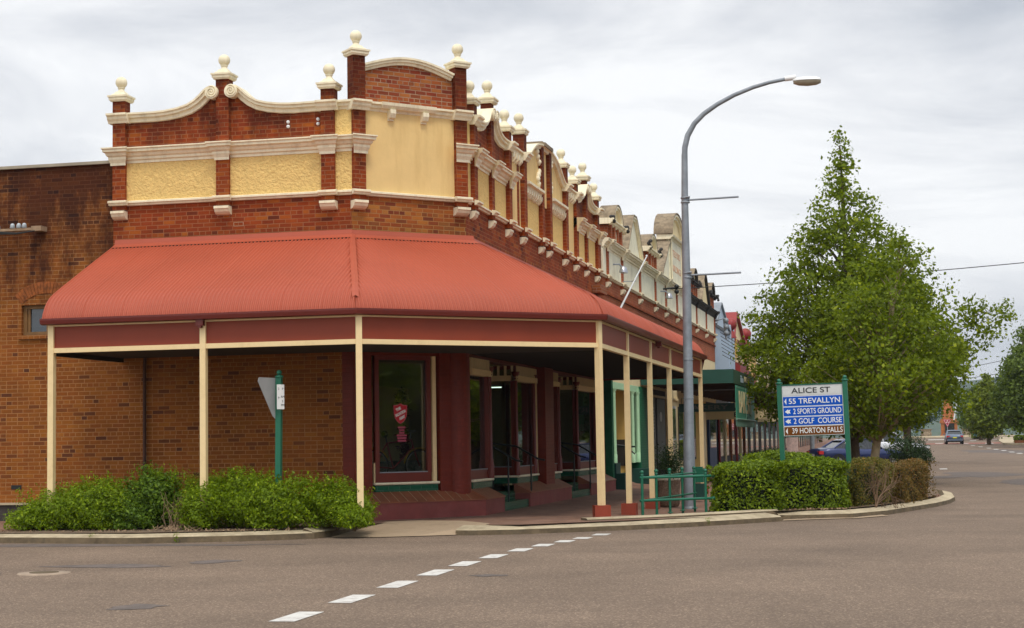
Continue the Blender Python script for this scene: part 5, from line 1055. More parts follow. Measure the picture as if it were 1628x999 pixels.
# ================================================================ vegetation
def solid_core(name, verts_fn, m): pass
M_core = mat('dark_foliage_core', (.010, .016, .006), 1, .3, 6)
def shrub(name, blobs, n, size, m, label, cat, group=None, twigs=0, seed=0, aspect=.45, core=.72, mstem=None):
    q = np.random.default_rng(seed); P = []; NR = []; tot = sum(b[3]*b[4] for b in blobs)
    for (x, y, z, rx, rz_, ry) in [(b[0], b[1], b[2], b[3], b[4], b[5]) for b in blobs]:
        k_ = int(n*rx*rz_/tot); u_ = q.normal(size=(k_, 3)); u_ /= np.linalg.norm(u_, axis=1)[:, None]
        lump = 1+.16*np.sin(u_[:, 0]*7+x*3+u_[:, 2]*5)+.10*np.sin(u_[:, 1]*11+u_[:, 2]*9+y)+.07*q.normal(size=k_)
        rr_ = (q.random(k_)**.28)*lump
        pt = np.array([x, y, z])+u_*rr_[:, None]*[rx, ry, rz_]; ok = pt[:, 2] > .28; P.append(pt[ok]); NR.append(u_[ok])
    P = np.concatenate(P); NR = np.concatenate(NR); cx, cy = P[:, 0].mean(), P[:, 1].mean()
    t = empty(name, (cx, cy, .27), label, cat, group)
    leaves('foliage', P, size, m, t, seed=seed, aspect=aspect, nrm=NR)
    mb = MB()
    for (x, y, z, rx, rz_, ry) in [(b[0], b[1], b[2], b[3], b[4], b[5]) for b in blobs]:
        qq = random.Random(seed)
        for k_ in range(max(3, int(rx*8))):
            a = qq.random()*6.28; e_ = (x+rx*.85*math.cos(a)*qq.random(), y+ry*.8*math.sin(a)*qq.random(), z+rz_*.6*qq.random())
            s0 = (x+(e_[0]-x)*.2, y+(e_[1]-y)*.2, .22); mb.tube([s0, ((s0[0]+e_[0])/2+.05, (s0[1]+e_[1])/2, (.22+e_[2])/2+.05), e_], [.018, .012, .005], 5, cap=False)
    mb.build('stem', mstem or M_bark, t)
    return t
gb = 'leafy bushes in the kerbside bed'
def spray(t, base, n, hgt, m, seed):   # thin upright shoots poking out of the top
    q = np.random.default_rng(seed); P = []
    for i in range(n):
        x, y, z = base[q.integers(len(base))]; x += q.normal()*.16; y += q.normal()*.12; h = hgt*(.5+q.random()*.7); dx, dy = q.normal(size=2)*.10
        for k_ in range(14): f_ = k_/13; P.append((x+dx*f_+q.normal()*.018, y+dy*f_+q.normal()*.018, z+h*f_))
    leaves('shoots', P, .05, m, t, seed=seed, aspect=.4)
b1 = shrub('kerb_bush', [(-14.85, 28.4, .58, .75, .38, .65), (-14.1, 28.3, .66, .75, .46, .65), (-15.45, 28.2, .45, .40, .22, .5)], 30000, .052, LF_bush, 'low spreading green bush at the left end of the kerbside bed', 'bush', gb, seed=1)
spray(b1, [(-15.0, 28.4, .85), (-14.3, 28.3, .95), (-15.4, 28.4, .8), (-13.9, 28.3, 1.0)], 80, .26, LF_bush, 11)
b2_ = shrub('kerb_bush', [(-13.15, 28.5, .75, .55, .58, .5), (-13.5, 28.3, .5, .5, .35, .5)], 15000, .06, leafmat('olive_bush_leaf', (.06, .12, .008), (.13, .22, .012), (.22, .32, .02)), 'darker upright bush standing between the two bright green bushes', 'bush', gb, seed=2)
spray(b2_, [(-13.2, 28.5, 1.1), (-13.0, 28.5, 1.1), (-12.7, 28.5, 1.0)], 60, .30, LF_bush, 12)
b3 = shrub('kerb_bush', [(-12.35, 28.9, .80, .45, .40, .4), (-11.6, 28.7, .74, .8, .50, .55), (-10.75, 28.35, .68, .85, .48, .62), (-9.75, 28.65, .66, .62, .42, .55), (-9.4, 28.5, .56, .38, .30, .45), (-9.25, 28.1, .45, .3, .24, .32), (-12.1, 28.15, .62, .42, .40, .42)], 52000, .052, LF_bush, 'bright green spreading bush around the foot of the green sign post', 'bush', gb, seed=3)
spray(b3, [(-11.6, 28.7, 1.08), (-11.0, 28.5, 1.05), (-10.4, 28.4, 1.0), (-9.8, 28.5, .95), (-12.2, 28.8, 1.05), (-9.4, 28.5, .7)], 150, .24, LF_bush, 13)
mb = MB(); q = random.Random(5)
for i in range(16):
    x = -12.75+q.random()*.35; mb.tube([(x, 28.1, .25), (x+q.uniform(-.1, .1), 28.05, .5), (x+q.uniform(-.25, .25), 28.0+q.uniform(-.1, .1), .7+q.random()*.25)], [.008, .006, .003], 4)
for i in range(50): x = -12.8+q.random()*.8; y = 27.5+q.random()*.5; a = q.random()*3; mb.tube([(x, y, .28), (x+.14*math.cos(a), y+.14*math.sin(a), .29+q.random()*.07)], .005, 4)
tag(mb.build('dry_twigs', M_twig, None, org=(-12.6, 28, .27)), 'heap of dry cut twigs and dead stems in the gap between bushes', 'twigs')
def boxhedge(name, corners, z0, z1, n, size, m, label, seed, group='clipped hedges on the traffic island', rnd_=.12, kind_cat='hedge', core=True, core_off=.16):
    q = np.random.default_rng(seed); c = [np.array(p) for p in corners]; P = []; NR = []; cx, cy = np.mean([p[0] for p in c]), np.mean([p[1] for p in c])
    sides = [(c[i], c[(i+1) % 4]) for i in range(4)]; H = z1-z0; ar = [np.linalg.norm(b-a)*H for a, b in sides]; top = abs((c[1][0]-c[0][0])*(c[2][1]-c[1][1])-(c[1][1]-c[0][1])*(c[2][0]-c[1][0])); tot = sum(ar)+top*1.2
    def bl(P_): return .05*np.sin(P_[:, 0]*5+P_[:, 2]*4)+.04*np.sin(P_[:, 1]*7+P_[:, 2]*9+2)+.03*np.sin(P_[:, 0]*13+1)
    for (a, b), A in zip(sides, ar):
        k_ = int(n*A/tot); s_ = q.random(k_)[:, None]; z = z0+q.random(k_)*H; d = b-a; nn = np.array([d[1], -d[0]])/np.linalg.norm(d)
        if nn@((a+b)/2-[cx, cy]) < 0: nn = -nn
        p = a+d*s_; P3 = np.column_stack([p, z]); e_ = np.minimum(s_[:, 0], 1-s_[:, 0])*np.linalg.norm(d); zt = z1-z
        ins = -np.abs(q.normal(size=k_))*.07+bl(P3)-rnd_*np.exp(-zt/.12)-rnd_*np.exp(-e_/.12)-.06*np.exp(-(z-z0)/.15)
        P3[:, :2] += nn*ins[:, None]; P.append(P3); NR.append(np.tile([nn[0], nn[1], .25], (k_, 1)))
    k_ = int(n*top*1.2/tot); a, b, d = c[0], c[1], c[3]; s_, t_ = q.random(k_)[:, None], q.random(k_)[:, None]
    p = (a*(1-s_)+b*s_)*(1-t_)+(c[3]*(1-s_)+c[2]*s_)*t_; e_ = np.minimum(np.minimum(s_, 1-s_)*np.linalg.norm(b-a), np.minimum(t_, 1-t_)*np.linalg.norm(d-a))[:, 0]
    z = z1-np.abs(q.normal(size=k_))*.05-rnd_*1.2*np.exp(-e_/.10)+.03*np.sin(p[:, 0]*6)+.03*np.sin(p[:, 1]*5+p[:, 0]*3)+.02*np.abs(q.normal(size=k_)); P.append(np.column_stack([p, z])); NR.append(np.tile([0, 0, 1.], (k_, 1)))
    P = np.concatenate(P); NR = np.concatenate(NR)
    t = empty(name, (cx, cy, z0), label, kind_cat, group); leaves('foliage', P, size, m, t, seed=seed, aspect=.5, nrm=NR)
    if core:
        mb = MB(); cc = [np.array([cx, cy])+(p-[cx, cy])*(1-core_off*2/np.linalg.norm(p-[cx, cy])) for p in c]; mb.hexa([(p[0], p[1], z) for z in (z0-.05, z1-core_off) for p in cc]); mb.build('dark_core', M_core, t)  # plain near-black box standing in for the shade inside the hedge
    return t
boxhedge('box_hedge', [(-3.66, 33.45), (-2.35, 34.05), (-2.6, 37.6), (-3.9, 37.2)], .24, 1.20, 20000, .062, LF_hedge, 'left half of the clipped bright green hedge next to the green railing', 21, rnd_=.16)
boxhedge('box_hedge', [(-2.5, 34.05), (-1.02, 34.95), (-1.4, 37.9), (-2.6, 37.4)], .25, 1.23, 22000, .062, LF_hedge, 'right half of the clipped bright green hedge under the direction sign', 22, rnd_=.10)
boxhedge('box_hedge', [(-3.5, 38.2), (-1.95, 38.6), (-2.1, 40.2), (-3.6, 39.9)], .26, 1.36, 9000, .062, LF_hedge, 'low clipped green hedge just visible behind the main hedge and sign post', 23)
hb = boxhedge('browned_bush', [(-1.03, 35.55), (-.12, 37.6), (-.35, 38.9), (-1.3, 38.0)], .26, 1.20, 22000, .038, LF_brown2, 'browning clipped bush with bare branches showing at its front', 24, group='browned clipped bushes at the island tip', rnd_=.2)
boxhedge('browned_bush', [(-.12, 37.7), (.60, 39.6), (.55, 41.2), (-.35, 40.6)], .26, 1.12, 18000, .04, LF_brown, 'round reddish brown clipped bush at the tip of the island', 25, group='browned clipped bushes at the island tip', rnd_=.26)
mb = MB(); q = random.Random(9); b0 = Vector((-.60, 35.85, .26))
fe = Vector((.44, .90, 0)).normalized(); fo = Vector((.9, -.44, 0)).normalized()
def twig(p, d, n, rad):
    pts = [p]; 
    for k_ in range(n):
        d = (d+Vector((q.gauss(0, .22), q.gauss(0, .22), q.gauss(0, .18)))).normalized(); d -= fo*d.dot(fo)*.75; pts.append(pts[-1]+d*.072)
        if k_ > 0 and rad > .005 and q.random() < .6: twig(pts[-1], (d+Vector((q.gauss(0, .6), q.gauss(0, .6), q.gauss(0, .4)))).normalized(), n-2, rad*.55)
    mb.tube(pts, [rad*(1-.7*i/len(pts)) for i in range(len(pts))], 5, cap=False)
for k_ in range(5): twig(b0+fo*.03, (fe*q.uniform(-.5, 1.4)+Vector((0, 0, .8))).normalized(), 8, .014)
twig(b0+fo*.05, (fe*1.0+Vector((0, 0, .9))).normalized(), 9, .022)
mb.build('bare_branches', mat('bare_branch_bark', (.17, .105, .06), .9, .3, 8), hb)
# trees --------------------------------------------------------
def tree(name, base, env, n_cl, per, size, m, mbark, trunk, label, group, seed, clr=.34, lean=(0, 0), low=0, sq=(1, 1), wob=.30, extra=()):
    q = np.random.default_rng(seed); rr = random.Random(seed); bx, by, bz = base; zs = [e_[0] for e_ in env]; rs = [e_[1] for e_ in env]; H = zs[-1]
    t = empty(name, base, label, 'tree', group)
    def ax(z): return np.array([bx+lean[0]*z/H, by+lean[1]*z/H])
    mb = MB(); tp = [(*ax(z), bz+z) for z in np.linspace(0, H*.95, 9)]; mb.tube([(x+rr.uniform(-.05, .05)*(i > 0), y+rr.uniform(-.05, .05), z) for i, (x, y, z) in enumerate(tp)], [trunk*(1-.92*i/8)+.01 for i in range(9)], 12)
    mb.lathe((bx, by, bz-.1), [(trunk*1.5, 0), (trunk*1.15, .15), (trunk, .35)], 12)
    cen = []; P = []; NR = []; wts = np.array([max(r_, .15)**2 for r_ in rs]); zi = np.linspace(zs[0], zs[-1], 60); rad = np.interp(zi, zs, rs); pw = (rad+.18)**1.6; pw /= pw.sum()
    ph = q.random(6)*6.28
    for i in range(n_cl):
        z = q.choice(zi, p=pw)+q.normal()*.1; R_ = np.interp(z, zs, rs); a = q.random()*6.283
        R_ *= 1+wob*.6*math.sin(2*a+ph[0]+z*.7)+wob*.5*math.sin(3*a+ph[1]-z*1.3)+wob*.4*math.sin(5*a+ph[2]+z*2.1)
        k_ = R_*(q.random()**(.45 if R_ > .6 else .8)); c = np.array([*(ax(z)+[k_*math.cos(a)*sq[0], k_*math.sin(a)*sq[1]]), bz+z]); cen.append(c)
        if i % 3 == 0 and k_ > .35:
            z0_ = max(z-k_*.75-.3, .28*zs[0]+.9 if zs[0] > 1 else .5); s0 = np.array([*ax(z0_), bz+z0_]); md = (s0*.45+c*.55)+[0, 0, .12*k_]
            mb.tube([s0, md, c+[0, 0, .05]], [max(.012, trunk*.30*(1-z0_/H)), .014+.006*k_, .004], 5, cap=False)
        cs = clr*(.55+.75*q.random())*min(1, .42+R_*.5); nn = int(per*(.5+q.random())*(cs/clr)**1.2)
        pt = q.normal(size=(nn, 3))*cs*.62*[1, 1, .62]; pt[:, 2] -= .12*np.hypot(pt[:, 0], pt[:, 1]); P.append(c+pt)
        o_ = np.array([math.cos(a), math.sin(a), .5]); NR.append(np.tile(o_*.5, (nn, 1)))
    for (ex, ey, ez, en) in extra:
        s0 = np.array([*ax(3.6), bz+3.6]); mb.tube([s0, (s0*.5+np.array([ex, ey, ez])*.5)+[0, 0, .25], [ex, ey, ez]], [.05, .03, .006], 6, cap=False)
        for _ in range(en):
            c = np.array([ex, ey, ez])+q.normal(size=3)*[.35, .35, .28]; P.append(c+q.normal(size=(per//2, 3))*.17); NR.append(np.zeros((per//2, 3)))
    mb.build('trunk', mbark, t); P = np.concatenate(P); NR = np.concatenate(NR); leaves('crown', P, size, m, t, seed=seed, aspect=.62, nrm=NR, up=.25)
    return t
st = 'street trees on the traffic island'
tree('plane_tree', (-1.66, 61.4, .15), [(1.75, 1.5), (2.3, 2.3), (3.0, 3.0), (3.9, 3.7), (5.0, 3.8), (6.2, 3.35), (7.2, 2.75), (8.2, 2.05), (9.2, 1.45), (10.0, 1.0), (10.8, .62), (11.5, .42), (12.1, .28), (12.6, .14)], 820, 72, .135, LF_tree, M_bark, .24, 'tall pointed plane tree with dark bark rising behind the direction sign', st, 31, clr=.42, sq=(.97, .9), lean=(-.12, 0), wob=.16, extra=[(2.6, 61, 5.6, 8), (3.1, 61.5, 5.7, 6), (2.3, 61, 4.9, 8), (3.35, 61, 6.1, 4), (2.5, 61, 6.0, 4), (2.0, 61, 6.2, 6)])
tree('plane_tree', (-.98, 56.4, .13), [(1.7, .7), (2.2, 1.9), (3.2, 2.6), (4.4, 2.6), (5.4, 2.2), (6.3, 1.6), (7.2, 1.0), (8.1, .35)], 380, 66, .13, LF_tree, M_barkpale, .15, 'shorter plane tree with pale mottled trunk in front of the parked blue car', st, 32, clr=.42, lean=(1.2, .3), wob=.3)
tree('dark_evergreen_tree', (.3, 92, .3), [(2.2, 1.0), (3, 1.9), (4.5, 2.9), (6, 2.6), (7, 1.4), (8, .3)], 260, 90, .17, LF_dark, M_bark, .22, 'dense dark evergreen tree behind the right side of the plane trees', 'trees along the left side of the street', 33, clr=.5)
shr = shrub('low_shrub', [(.25, 80, 1.0, .9, .8, .7), (.9, 80.5, .75, .5, .5, .5)], 9000, .08, LF_dark, 'dark glossy shrub around the front of the parked blue car', 'shrub', seed=41)
shrub('low_shrub', [(-5.6, 74, .8, .9, .5, .6), (-4.7, 74.5, .7, .7, .4, .6)], 5000, .08, LF_dark, 'dark low shrubs behind the blue car boot beside the grey pole', 'shrub', seed=42)
fs_ = 'distant street trees near the roundabout'
fl = [(8.1, 168, 6.6, 1.4, 'pale green rounded tree with a thin trunk right of the monument', 51, LF_far), (9.0, 205, 6.9, 2.3, 'broad mid green tree between the monument and the pale tree', 52, leafmat('mid_far_leaf', (.065, .11, .015), (.12, .18, .02))), (10.3, 150, 9.6, 2.3, 'tall green tree at the right edge of the picture', 53, leafmat('right_far_leaf', (.075, .12, .012), (.14, .20, .018))), (12.0, 160, 12, 2.8, 'large tree partly beyond the right edge of the picture', 54, leafmat('edge_far_leaf', (.07, .115, .012), (.13, .19, .018))), (.5, 262, 9, 5.0, 'blue green tree left of the monument behind the roundabout', 55, leafmat('bluegreen_leaf', (.025, .07, .035), (.05, .11, .05))), (-5, 250, 12, 5, 'large dark tree at the left behind the roundabout', 56, LF_dark), (15, 270, 9, 5, 'wide distant tree behind the roundabout to the right', 57, LF_dark), (12.5, 275, 6, 3.6, 'small round tree far behind the monument', 58, LF_far)]
for x, y, h, r_, lb, sd_, m_ in fl:
    tree('street_tree', (x, y, rz(y)), [(h*.16, r_*.5), (h*.3, r_*.95), (h*.5, r_), (h*.7, r_*.72), (h*.88, r_*.36), (h, .1)], 240, 70, .26, m_, M_bark, .2, lb, fs_, sd_, clr=.62, wob=.2)
# hills
def hill(name, x0, x1, y, h, seed, m, yd=500):
    q = np.random.default_rng(seed); xs = np.linspace(x0, x1, 120); mb = MB(); rows = 8; ph = q.random(8)*6.28; vs = []
    for j in range(rows):
        f_ = j/(rows-1)
        for x in xs:
            s_ = (x-x0)/(x1-x0); e_ = h(s_)*(math.sin(f_*math.pi/2))+sum(math.sin(s_*fr_*40+ph[fr_])*1.6/fr_ for fr_ in range(1, 7))*f_
            vs.append((x+q.normal()*3, y+yd*f_, e_))
    mb.add(vs, [(j*120+i, j*120+i+1, (j+1)*120+i+1, (j+1)*120+i) for j in range(rows-1) for i in range(119)], True); return mb.build(name, m, kind='structure', fix=False)
M_hill = mat('forested_hill', (.030, .055, .030), 1, .5, .02, dirt=(.10, .14, .05), dscale=.006, damt=.7)
hill('hills', -900, 1500, 2100, lambda s_: 70+46*ss(.30, .62, s_)+26*ss(.62, .9, s_), 3, M_hill)
# ================================================================ vehicles
def car(base, ang, colr, L_, W_, H_, label, plate=(.6, .6, .58), seedn=0, sedan=True, detail=True):
    t = empty('parked_car' if not label.startswith('silver') else 'driving_car', base, label, 'car'); ca, sa = math.cos(ang), math.sin(ang); bx, by, bz = base
    paint = bpy.data.materials.new('car_paint'); paint.use_nodes = True; b = paint.node_tree.nodes['Principled BSDF']; b.inputs['Base Color'].default_value = (*colr, 1); b.inputs['Roughness'].default_value = .28; b.inputs['Metallic'].default_value = .35; b.inputs['Coat Weight'].default_value = .6
    def W(x, y, z): return (bx+ca*x-sa*y, by+sa*x+ca*y, bz+z)     # x forward
    hl = L_/2; k = H_/1.43
    st_ = [(-hl, .70, .62, .78), (-hl+.10, .86, .50, .93), (-hl+.5, .95, .30, .99), (-hl+.95, .985, .22, 1.0), (-.6, 1.0, .2, .95), (.5, 1.0, .2, .93), (hl-1.35, .99, .2, .93), (hl-.7, .96, .24, .84), (hl-.2, .88, .32, .72), (hl, .66, .42, .60)]
    vs = []; n = 13
    for x, wf, zb, zt in st_:
        w_ = W_/2*wf; zb *= k; zt *= k; zm = zb+(zt-zb)*.55
        cs = [(-w_*.80, zb), (-w_*.97, zb+.06), (-w_, zm), (-w_*.985, zt-.10), (-w_*.93, zt-.03), (-w_*.6, zt+.01), (0, zt+.02)]; cs += [(-a, c) for a, c in cs[-2::-1]]
        vs += [W(x, a, c) for a, c in cs]
    fs = [(i*n+j, i*n+j+1, (i+1)*n+j+1, (i+1)*n+j) for i in range(len(st_)-1) for j in range(n-1)]+[(i*n+n-1, i*n, (i+1)*n, (i+1)*n+n-1) for i in range(len(st_)-1)]
    fs += [tuple(range(n)), tuple(range(len(vs)-1, len(vs)-1-n, -1))]
    mb = MB(); mb.add(vs, fs, True); body = mb.build('body', paint, t)
    # greenhouse
    rf = [(-hl+.75, .90, .96*k), (-hl+1.35, 1.0, 1.33*k), (-.45, 1.0, H_), (.25, 1.0, H_-.01), (hl-1.55, .92, .95*k)]
    xb = [-hl+.75, -hl+1.0, -.4, .45, hl-1.45]; vs = []
    gl_ = [(-hl+.62, .93, .5), (-hl+1.30, 1.34, .0), (-.5, 1.41, 0), (.30, 1.40, 0), (hl-1.38, .93, .5)]
    lower = [(x, W_/2*.93, .90*k) for x in (-hl+.62, -hl+1.1, -.45, .55, hl-1.38)]; upper = [(-hl+.72, W_/2*.85, .95*k), (-hl+1.35, W_/2*.70, 1.33*k), (-.45, W_/2*.72, 1.40*k), (.28, W_/2*.72, 1.385*k), (hl-1.5, W_/2*.86, .94*k)]
    G = MB(); v_ = []
    for (x, y, z), (x2, y2, z2) in zip(lower, upper): v_ += [W(x, -y, z), W(x2, -y2, z2), W(x2, y2, z2), W(x, y, z)]
    G.add(v_, [(i*4+j, i*4+j+1, (i+1)*4+j+1, (i+1)*4+j) for i in range(4) for j in range(3)]+[(0, 1, 2, 3), (19, 18, 17, 16)]); G.build('windows', M_carglass, t)
    mb = MB(); rr_ = [(-hl+1.28, W_/2*.69, 1.34), (-.9, W_/2*.71, 1.405), (-.3, W_/2*.72, 1.425), (.2, W_/2*.715, 1.41), (.36, W_/2*.70, 1.385)]; v_ = []
    for x, y, z in rr_: v_ += [W(x, -y, z*k-.012), W(x, -y*.85, z*k+.012), W(x, 0, z*k+.025), W(x, y*.85, z*k+.012), W(x, y, z*k-.012)]
    mb.add(v_, [(i*5+j, i*5+j+1, (i+1)*5+j+1, (i+1)*5+j) for i in range(4) for j in range(4)], True); mb.build('roof', paint, t)
    mb = MB()
    for s_ in (-1, 1):
        for (i, rr0) in ((0, .035), (1, .03), (2, .03), (3, .03)):
            if i in (1, 2): a, b_ = lower[i+0], upper[i]; mb.tube([W(a[0]+(.25 if i == 1 else 0), s_*a[1], a[2]), W(b_[0]+(.1 if i == 1 else 0), s_*(b_[1]+.012), b_[2])], .03 if i == 2 else .055, 6)
        mb.tube([W(upper[0][0], s_*upper[0][1], upper[0][2]), W(upper[1][0], s_*(upper[1][1]+.01), upper[1][2])], .05, 6); mb.tube([W(upper[4][0], s_*upper[4][1], upper[4][2]), W(upper[3][0], s_*(upper[3][1]+.01), upper[3][2]+.01)], .035, 6)
        mb.tube([W(x, s_*(y+.01), z) for x, y, z in upper[1:4]], .03, 6)
    mb.build('pillars', paint, t)
    for x in (-hl+.95, hl-.88):
        for s_ in (-1, 1):
            mb = MB(); P_ = lambda rr2, n2, yy: [W(x+rr2*math.cos(6.283*i/n2), s_*yy, .31+rr2*math.sin(6.283*i/n2)) for i in range(n2)]
            a, b_ = P_(.31, 24, W_/2-.20), P_(.31, 24, W_/2-.005); mb.add(a+b_, [(i, (i+1) % 24, (i+1) % 24+24, i+24) for i in range(24)]+[tuple(range(24)), tuple(range(47, 23, -1))]); wh = mb.build('wheel', M_rubber, t)
            mb = MB(); a, b_ = P_(.21, 20, W_/2-.03), P_(.19, 20, W_/2+.004); mb.add(a+b_, [(i, (i+1) % 20, (i+1) % 20+20, i+20) for i in range(20)]+[tuple(range(39, 19, -1))]); mb.build('rim', M_chrome, wh)
            mb = MB(); pa = [W(x+.365*math.cos(a_), s_*(W_/2+.002), .33+.365*math.sin(a_)) for a_ in [math.pi*i/14 for i in range(15)]]; pb = [W(x+.30*math.cos(a_), s_*(W_/2+.002), .33+.30*math.sin(a_)) for a_ in [math.pi*i/14 for i in range(15)]]
            mb.add(pa+pb, [(i, i+1, i+16, i+15) for i in range(14)]); mb.build('wheel_arch', M_rubber, t)
    rl = emit('tail_lens', (0, 0, 0), 0); rl.node_tree.nodes['Principled BSDF'].inputs['Base Color'].default_value = (.45, .01, .01, 1); hlm = mat('head_lens', (.75, .76, .78), .15, 0)
    for s_ in (-1, 1):
        mb = MB(); y0, y1 = sorted((s_*W_*.26, s_*W_*.455)); v_ = [W(x, y, z*k) for z in (.70, .86) for x, y in ((-hl-.005, y0), (-hl+.22, y0), (-hl+.22, y1+.02*s_ if s_ > 0 else y1), (-hl+.03, y1))]; mb.hexa(v_); mb.build('tail_light', rl, t)
        mb = MB(); v_ = [W(x, y, z*k) for z in (.58, .71) for x, y in ((hl-.30, y0), (hl-.03, y0), (hl-.10, y1), (hl-.34, y1))]; mb.hexa(v_); mb.build('headlight', hlm, t)
        mb = MB(); c = W(.62, s_*(W_/2+.08), .98*k); mb.hexa([(c[0]+dx, c[1]+dy, c[2]+dz) for dz in (-.06, .06) for dx, dy in ((-.07, -.07), (.07, -.07), (.07, .07), (-.07, .07))]); mb.build('wing_mirror', paint, t)
    mb = MB(); mb.hexa([W(x, y, z*k) for z in (.60, .71) for x, y in ((-hl-.02, -.19), (-hl+.1, -.19), (-hl+.1, .19), (-hl-.02, .19))]); mb.build('number_plate', mat('plate', plate, .5, 0), t)
    mb = MB(); mb.hexa([W(x, y, z*k) for z in (.34, .52) for x, y in ((-hl-.03, -W_*.40), (-hl+.2, -W_*.44), (-hl+.2, W_*.44), (-hl-.03, W_*.40))]); mb.hexa([W(x, y, z*k) for z in (.30, .46) for x, y in ((hl-.25, -W_*.43), (hl+.02, -W_*.34), (hl+.02, W_*.34), (hl-.25, W_*.43))]); mb.build('bumper', paint, t)
    return t
car((-2.05, 84.0, rz(84)), math.radians(26), (.018, .03, .11), 4.75, 1.8, 1.40, 'dark blue sedan parked at an angle behind the hedge and tree trunks')
car((-.9, 101, rz(101)+.05), math.radians(20), (.70, .71, .72), 4.7, 1.85, 1.62, 'white car parked beyond the blue sedan, mostly hidden by trunks')
car((5.15, 177.5, rz(177.5)), math.radians(91), (.10, .14, .20), 4.6, 1.75, 1.40, 'silver blue car driving away towards the roundabout', plate=(.65, .60, .02))
car((9.8, 216, rz(216)), math.radians(75), (.05, .14, .15), 4.5, 1.75, 1.4, 'teal car parked far away under the trees right of the roundabout')
# ================================================================ roundabout and monument
zr = rz(240)
mb = MB(); mb.lathe((6.6, 246, zr-.05), [(9.5, 0), (9.5, .16), (9.2, .2), (.0001, .24)], 48); mb.build('roundabout_island', M_conc, kind='structure')
mn = empty('war_memorial', (6.6, 248, zr+.2), 'orange brick clock tower memorial standing on the roundabout', 'monument')
M_mon = brick('memorial_brick', [(.34, .11, .035), (.42, .15, .05)], (.42, .2, .1))
mb = MB(); mb.box(5.5, 7.7, 246.9, 249.1, zr, 3.55); mb.build('base', M_mon, mn)
mb = MB(); mb.box(5.35, 7.85, 246.75, 249.25, 3.5, 3.8); mb.box(5.45, 7.75, 246.85, 249.15, 3.8, 4.1); mb.box(5.35, 7.85, 246.75, 249.25, zr, 1.9); mb.build('moulding', M_mon, mn)
mb = MB(); mb.hexa([(5.75, 247.1, 4.1), (7.4, 247.1, 4.1), (7.4, 248.8, 4.1), (5.75, 248.8, 4.1), (6.05, 247.4, 7.4), (7.0, 247.4, 7.4), (7.0, 248.5, 7.4), (6.05, 248.5, 7.4)]); mb.build('shaft', M_mon, mn)
mb = MB(); mb.box(6.0, 7.3, 246.70, 246.9, 2.1, 3.45); mb.build('plaque', M_black, mn)
for x in (3.4, 9.0):
    mb = MB(); mb.lathe((x, 245.5, zr+.15), [(.7, 0), (.75, .5), (.62, .6), (.8, .95), (.85, 1.0), (.0001, 1.0)], 16); tag(mb.build('stone_planter', M_stone, None, org=(x, 245.5, zr)), 'round stone planter '+('left' if x < 5 else 'right')+' of the brick memorial', 'planter')
rs_ = empty('roundabout_sign', (6.15, 239, rz(239)), 'red and white triangular roundabout sign in front of the memorial', 'sign'); Ft = Fr((6.15, 239), (1, 0), (0, -1))
mb = MB(); mb.tube([(6.15, 239, rz(239)), (6.15, 239, 3.8)], .04, 8); mb.build('post', M_galv, rs_)
mb = MB(); Ft.prism(mb, [(-.6, 3.95), (.6, 3.95), (0, 2.9)], .05, .07); mb.build('red_triangle', mat('sign_red', (.42, .02, .04), .5, 0), rs_)
mb = MB(); Ft.prism(mb, [(-.48, 3.89), (.48, 3.89), (0, 3.02)], .07, .075); tr_ = mb.build('border', M_grey, rs_)
mb = MB(); Ft.prism(mb, [(-.42, 3.86), (.42, 3.86), (0, 3.08)], .075, .08); mb.build('inner_triangle', mat('sign_dark_red', (.30, .03, .05), .5, 0), rs_)
mb = MB()
for a in (0, 2.09, 4.19): mb.prism([Ft.p(.13*math.cos(a+1.57)+.09*math.cos(a+k_*2.09), .08, 3.62+.13*math.sin(a+1.57)+.09*math.sin(a+k_*2.09)) for k_ in range(3)], Ft.n*.01)
mb.build('arrows', M_whitep, rs_)
mb = MB(); mb.tube([(7.15, 243, 3.9), (7.95, 243, 8.4)], .10, 8); tag(mb.build('leaning_pole', M_grey, None, org=(7.15, 243, 3.9)), 'white slanting pole beside the brick memorial', 'pole')
# median planter with hedges at the far right
mb = MB(); pp = [(9.4, 168), (10.0, 164), (11, 163), (14, 163), (14, 220), (12, 220), (10.2, 190)]
mb.prism([(x, y, rz(y)-.02) for x, y in pp], (0, 0, .17)); mb.build('kerbed_island', M_conc, kind='structure')
for (x0, x1, y0, h_, lb, sd_) in ((10.4, 12.8, 166, .85, 'trimmed green hedge on the far kerbed island at the right edge', 61), (8.4, 10.2, 216, 1.3, 'bright green low hedge near the roundabout', 62), (-3.6, -2.3, 112, 1.3, 'bright yellow green hedge behind the white car', 63)):
    boxhedge('far_hedge', [(x0, y0), (x1, y0), (x1, y0+3), (x0, y0+3)], rz(y0)+.1, rz(y0)+h_, 3500, .14, LF_hedge, lb, sd_, group='far clipped hedges')
mb = MB(); mb.box(10.3, 12.9, 165.7, 165.95, rz(165), rz(165)+.42); tag(mb.build('planter_wall', M_brick_dark, None, org=(11.6, 165.8, 1)), 'low brick edging below the far right hedge', 'wall')
mb = MB(); mb.box(12.55, 12.85, 178, 178.3, rz(178), rz(178)+2.4); tag(mb.build('cream_pillar', M_post, None, org=(12.7, 178, 1)), 'cream pillar among the trees at the far right', 'pillar')
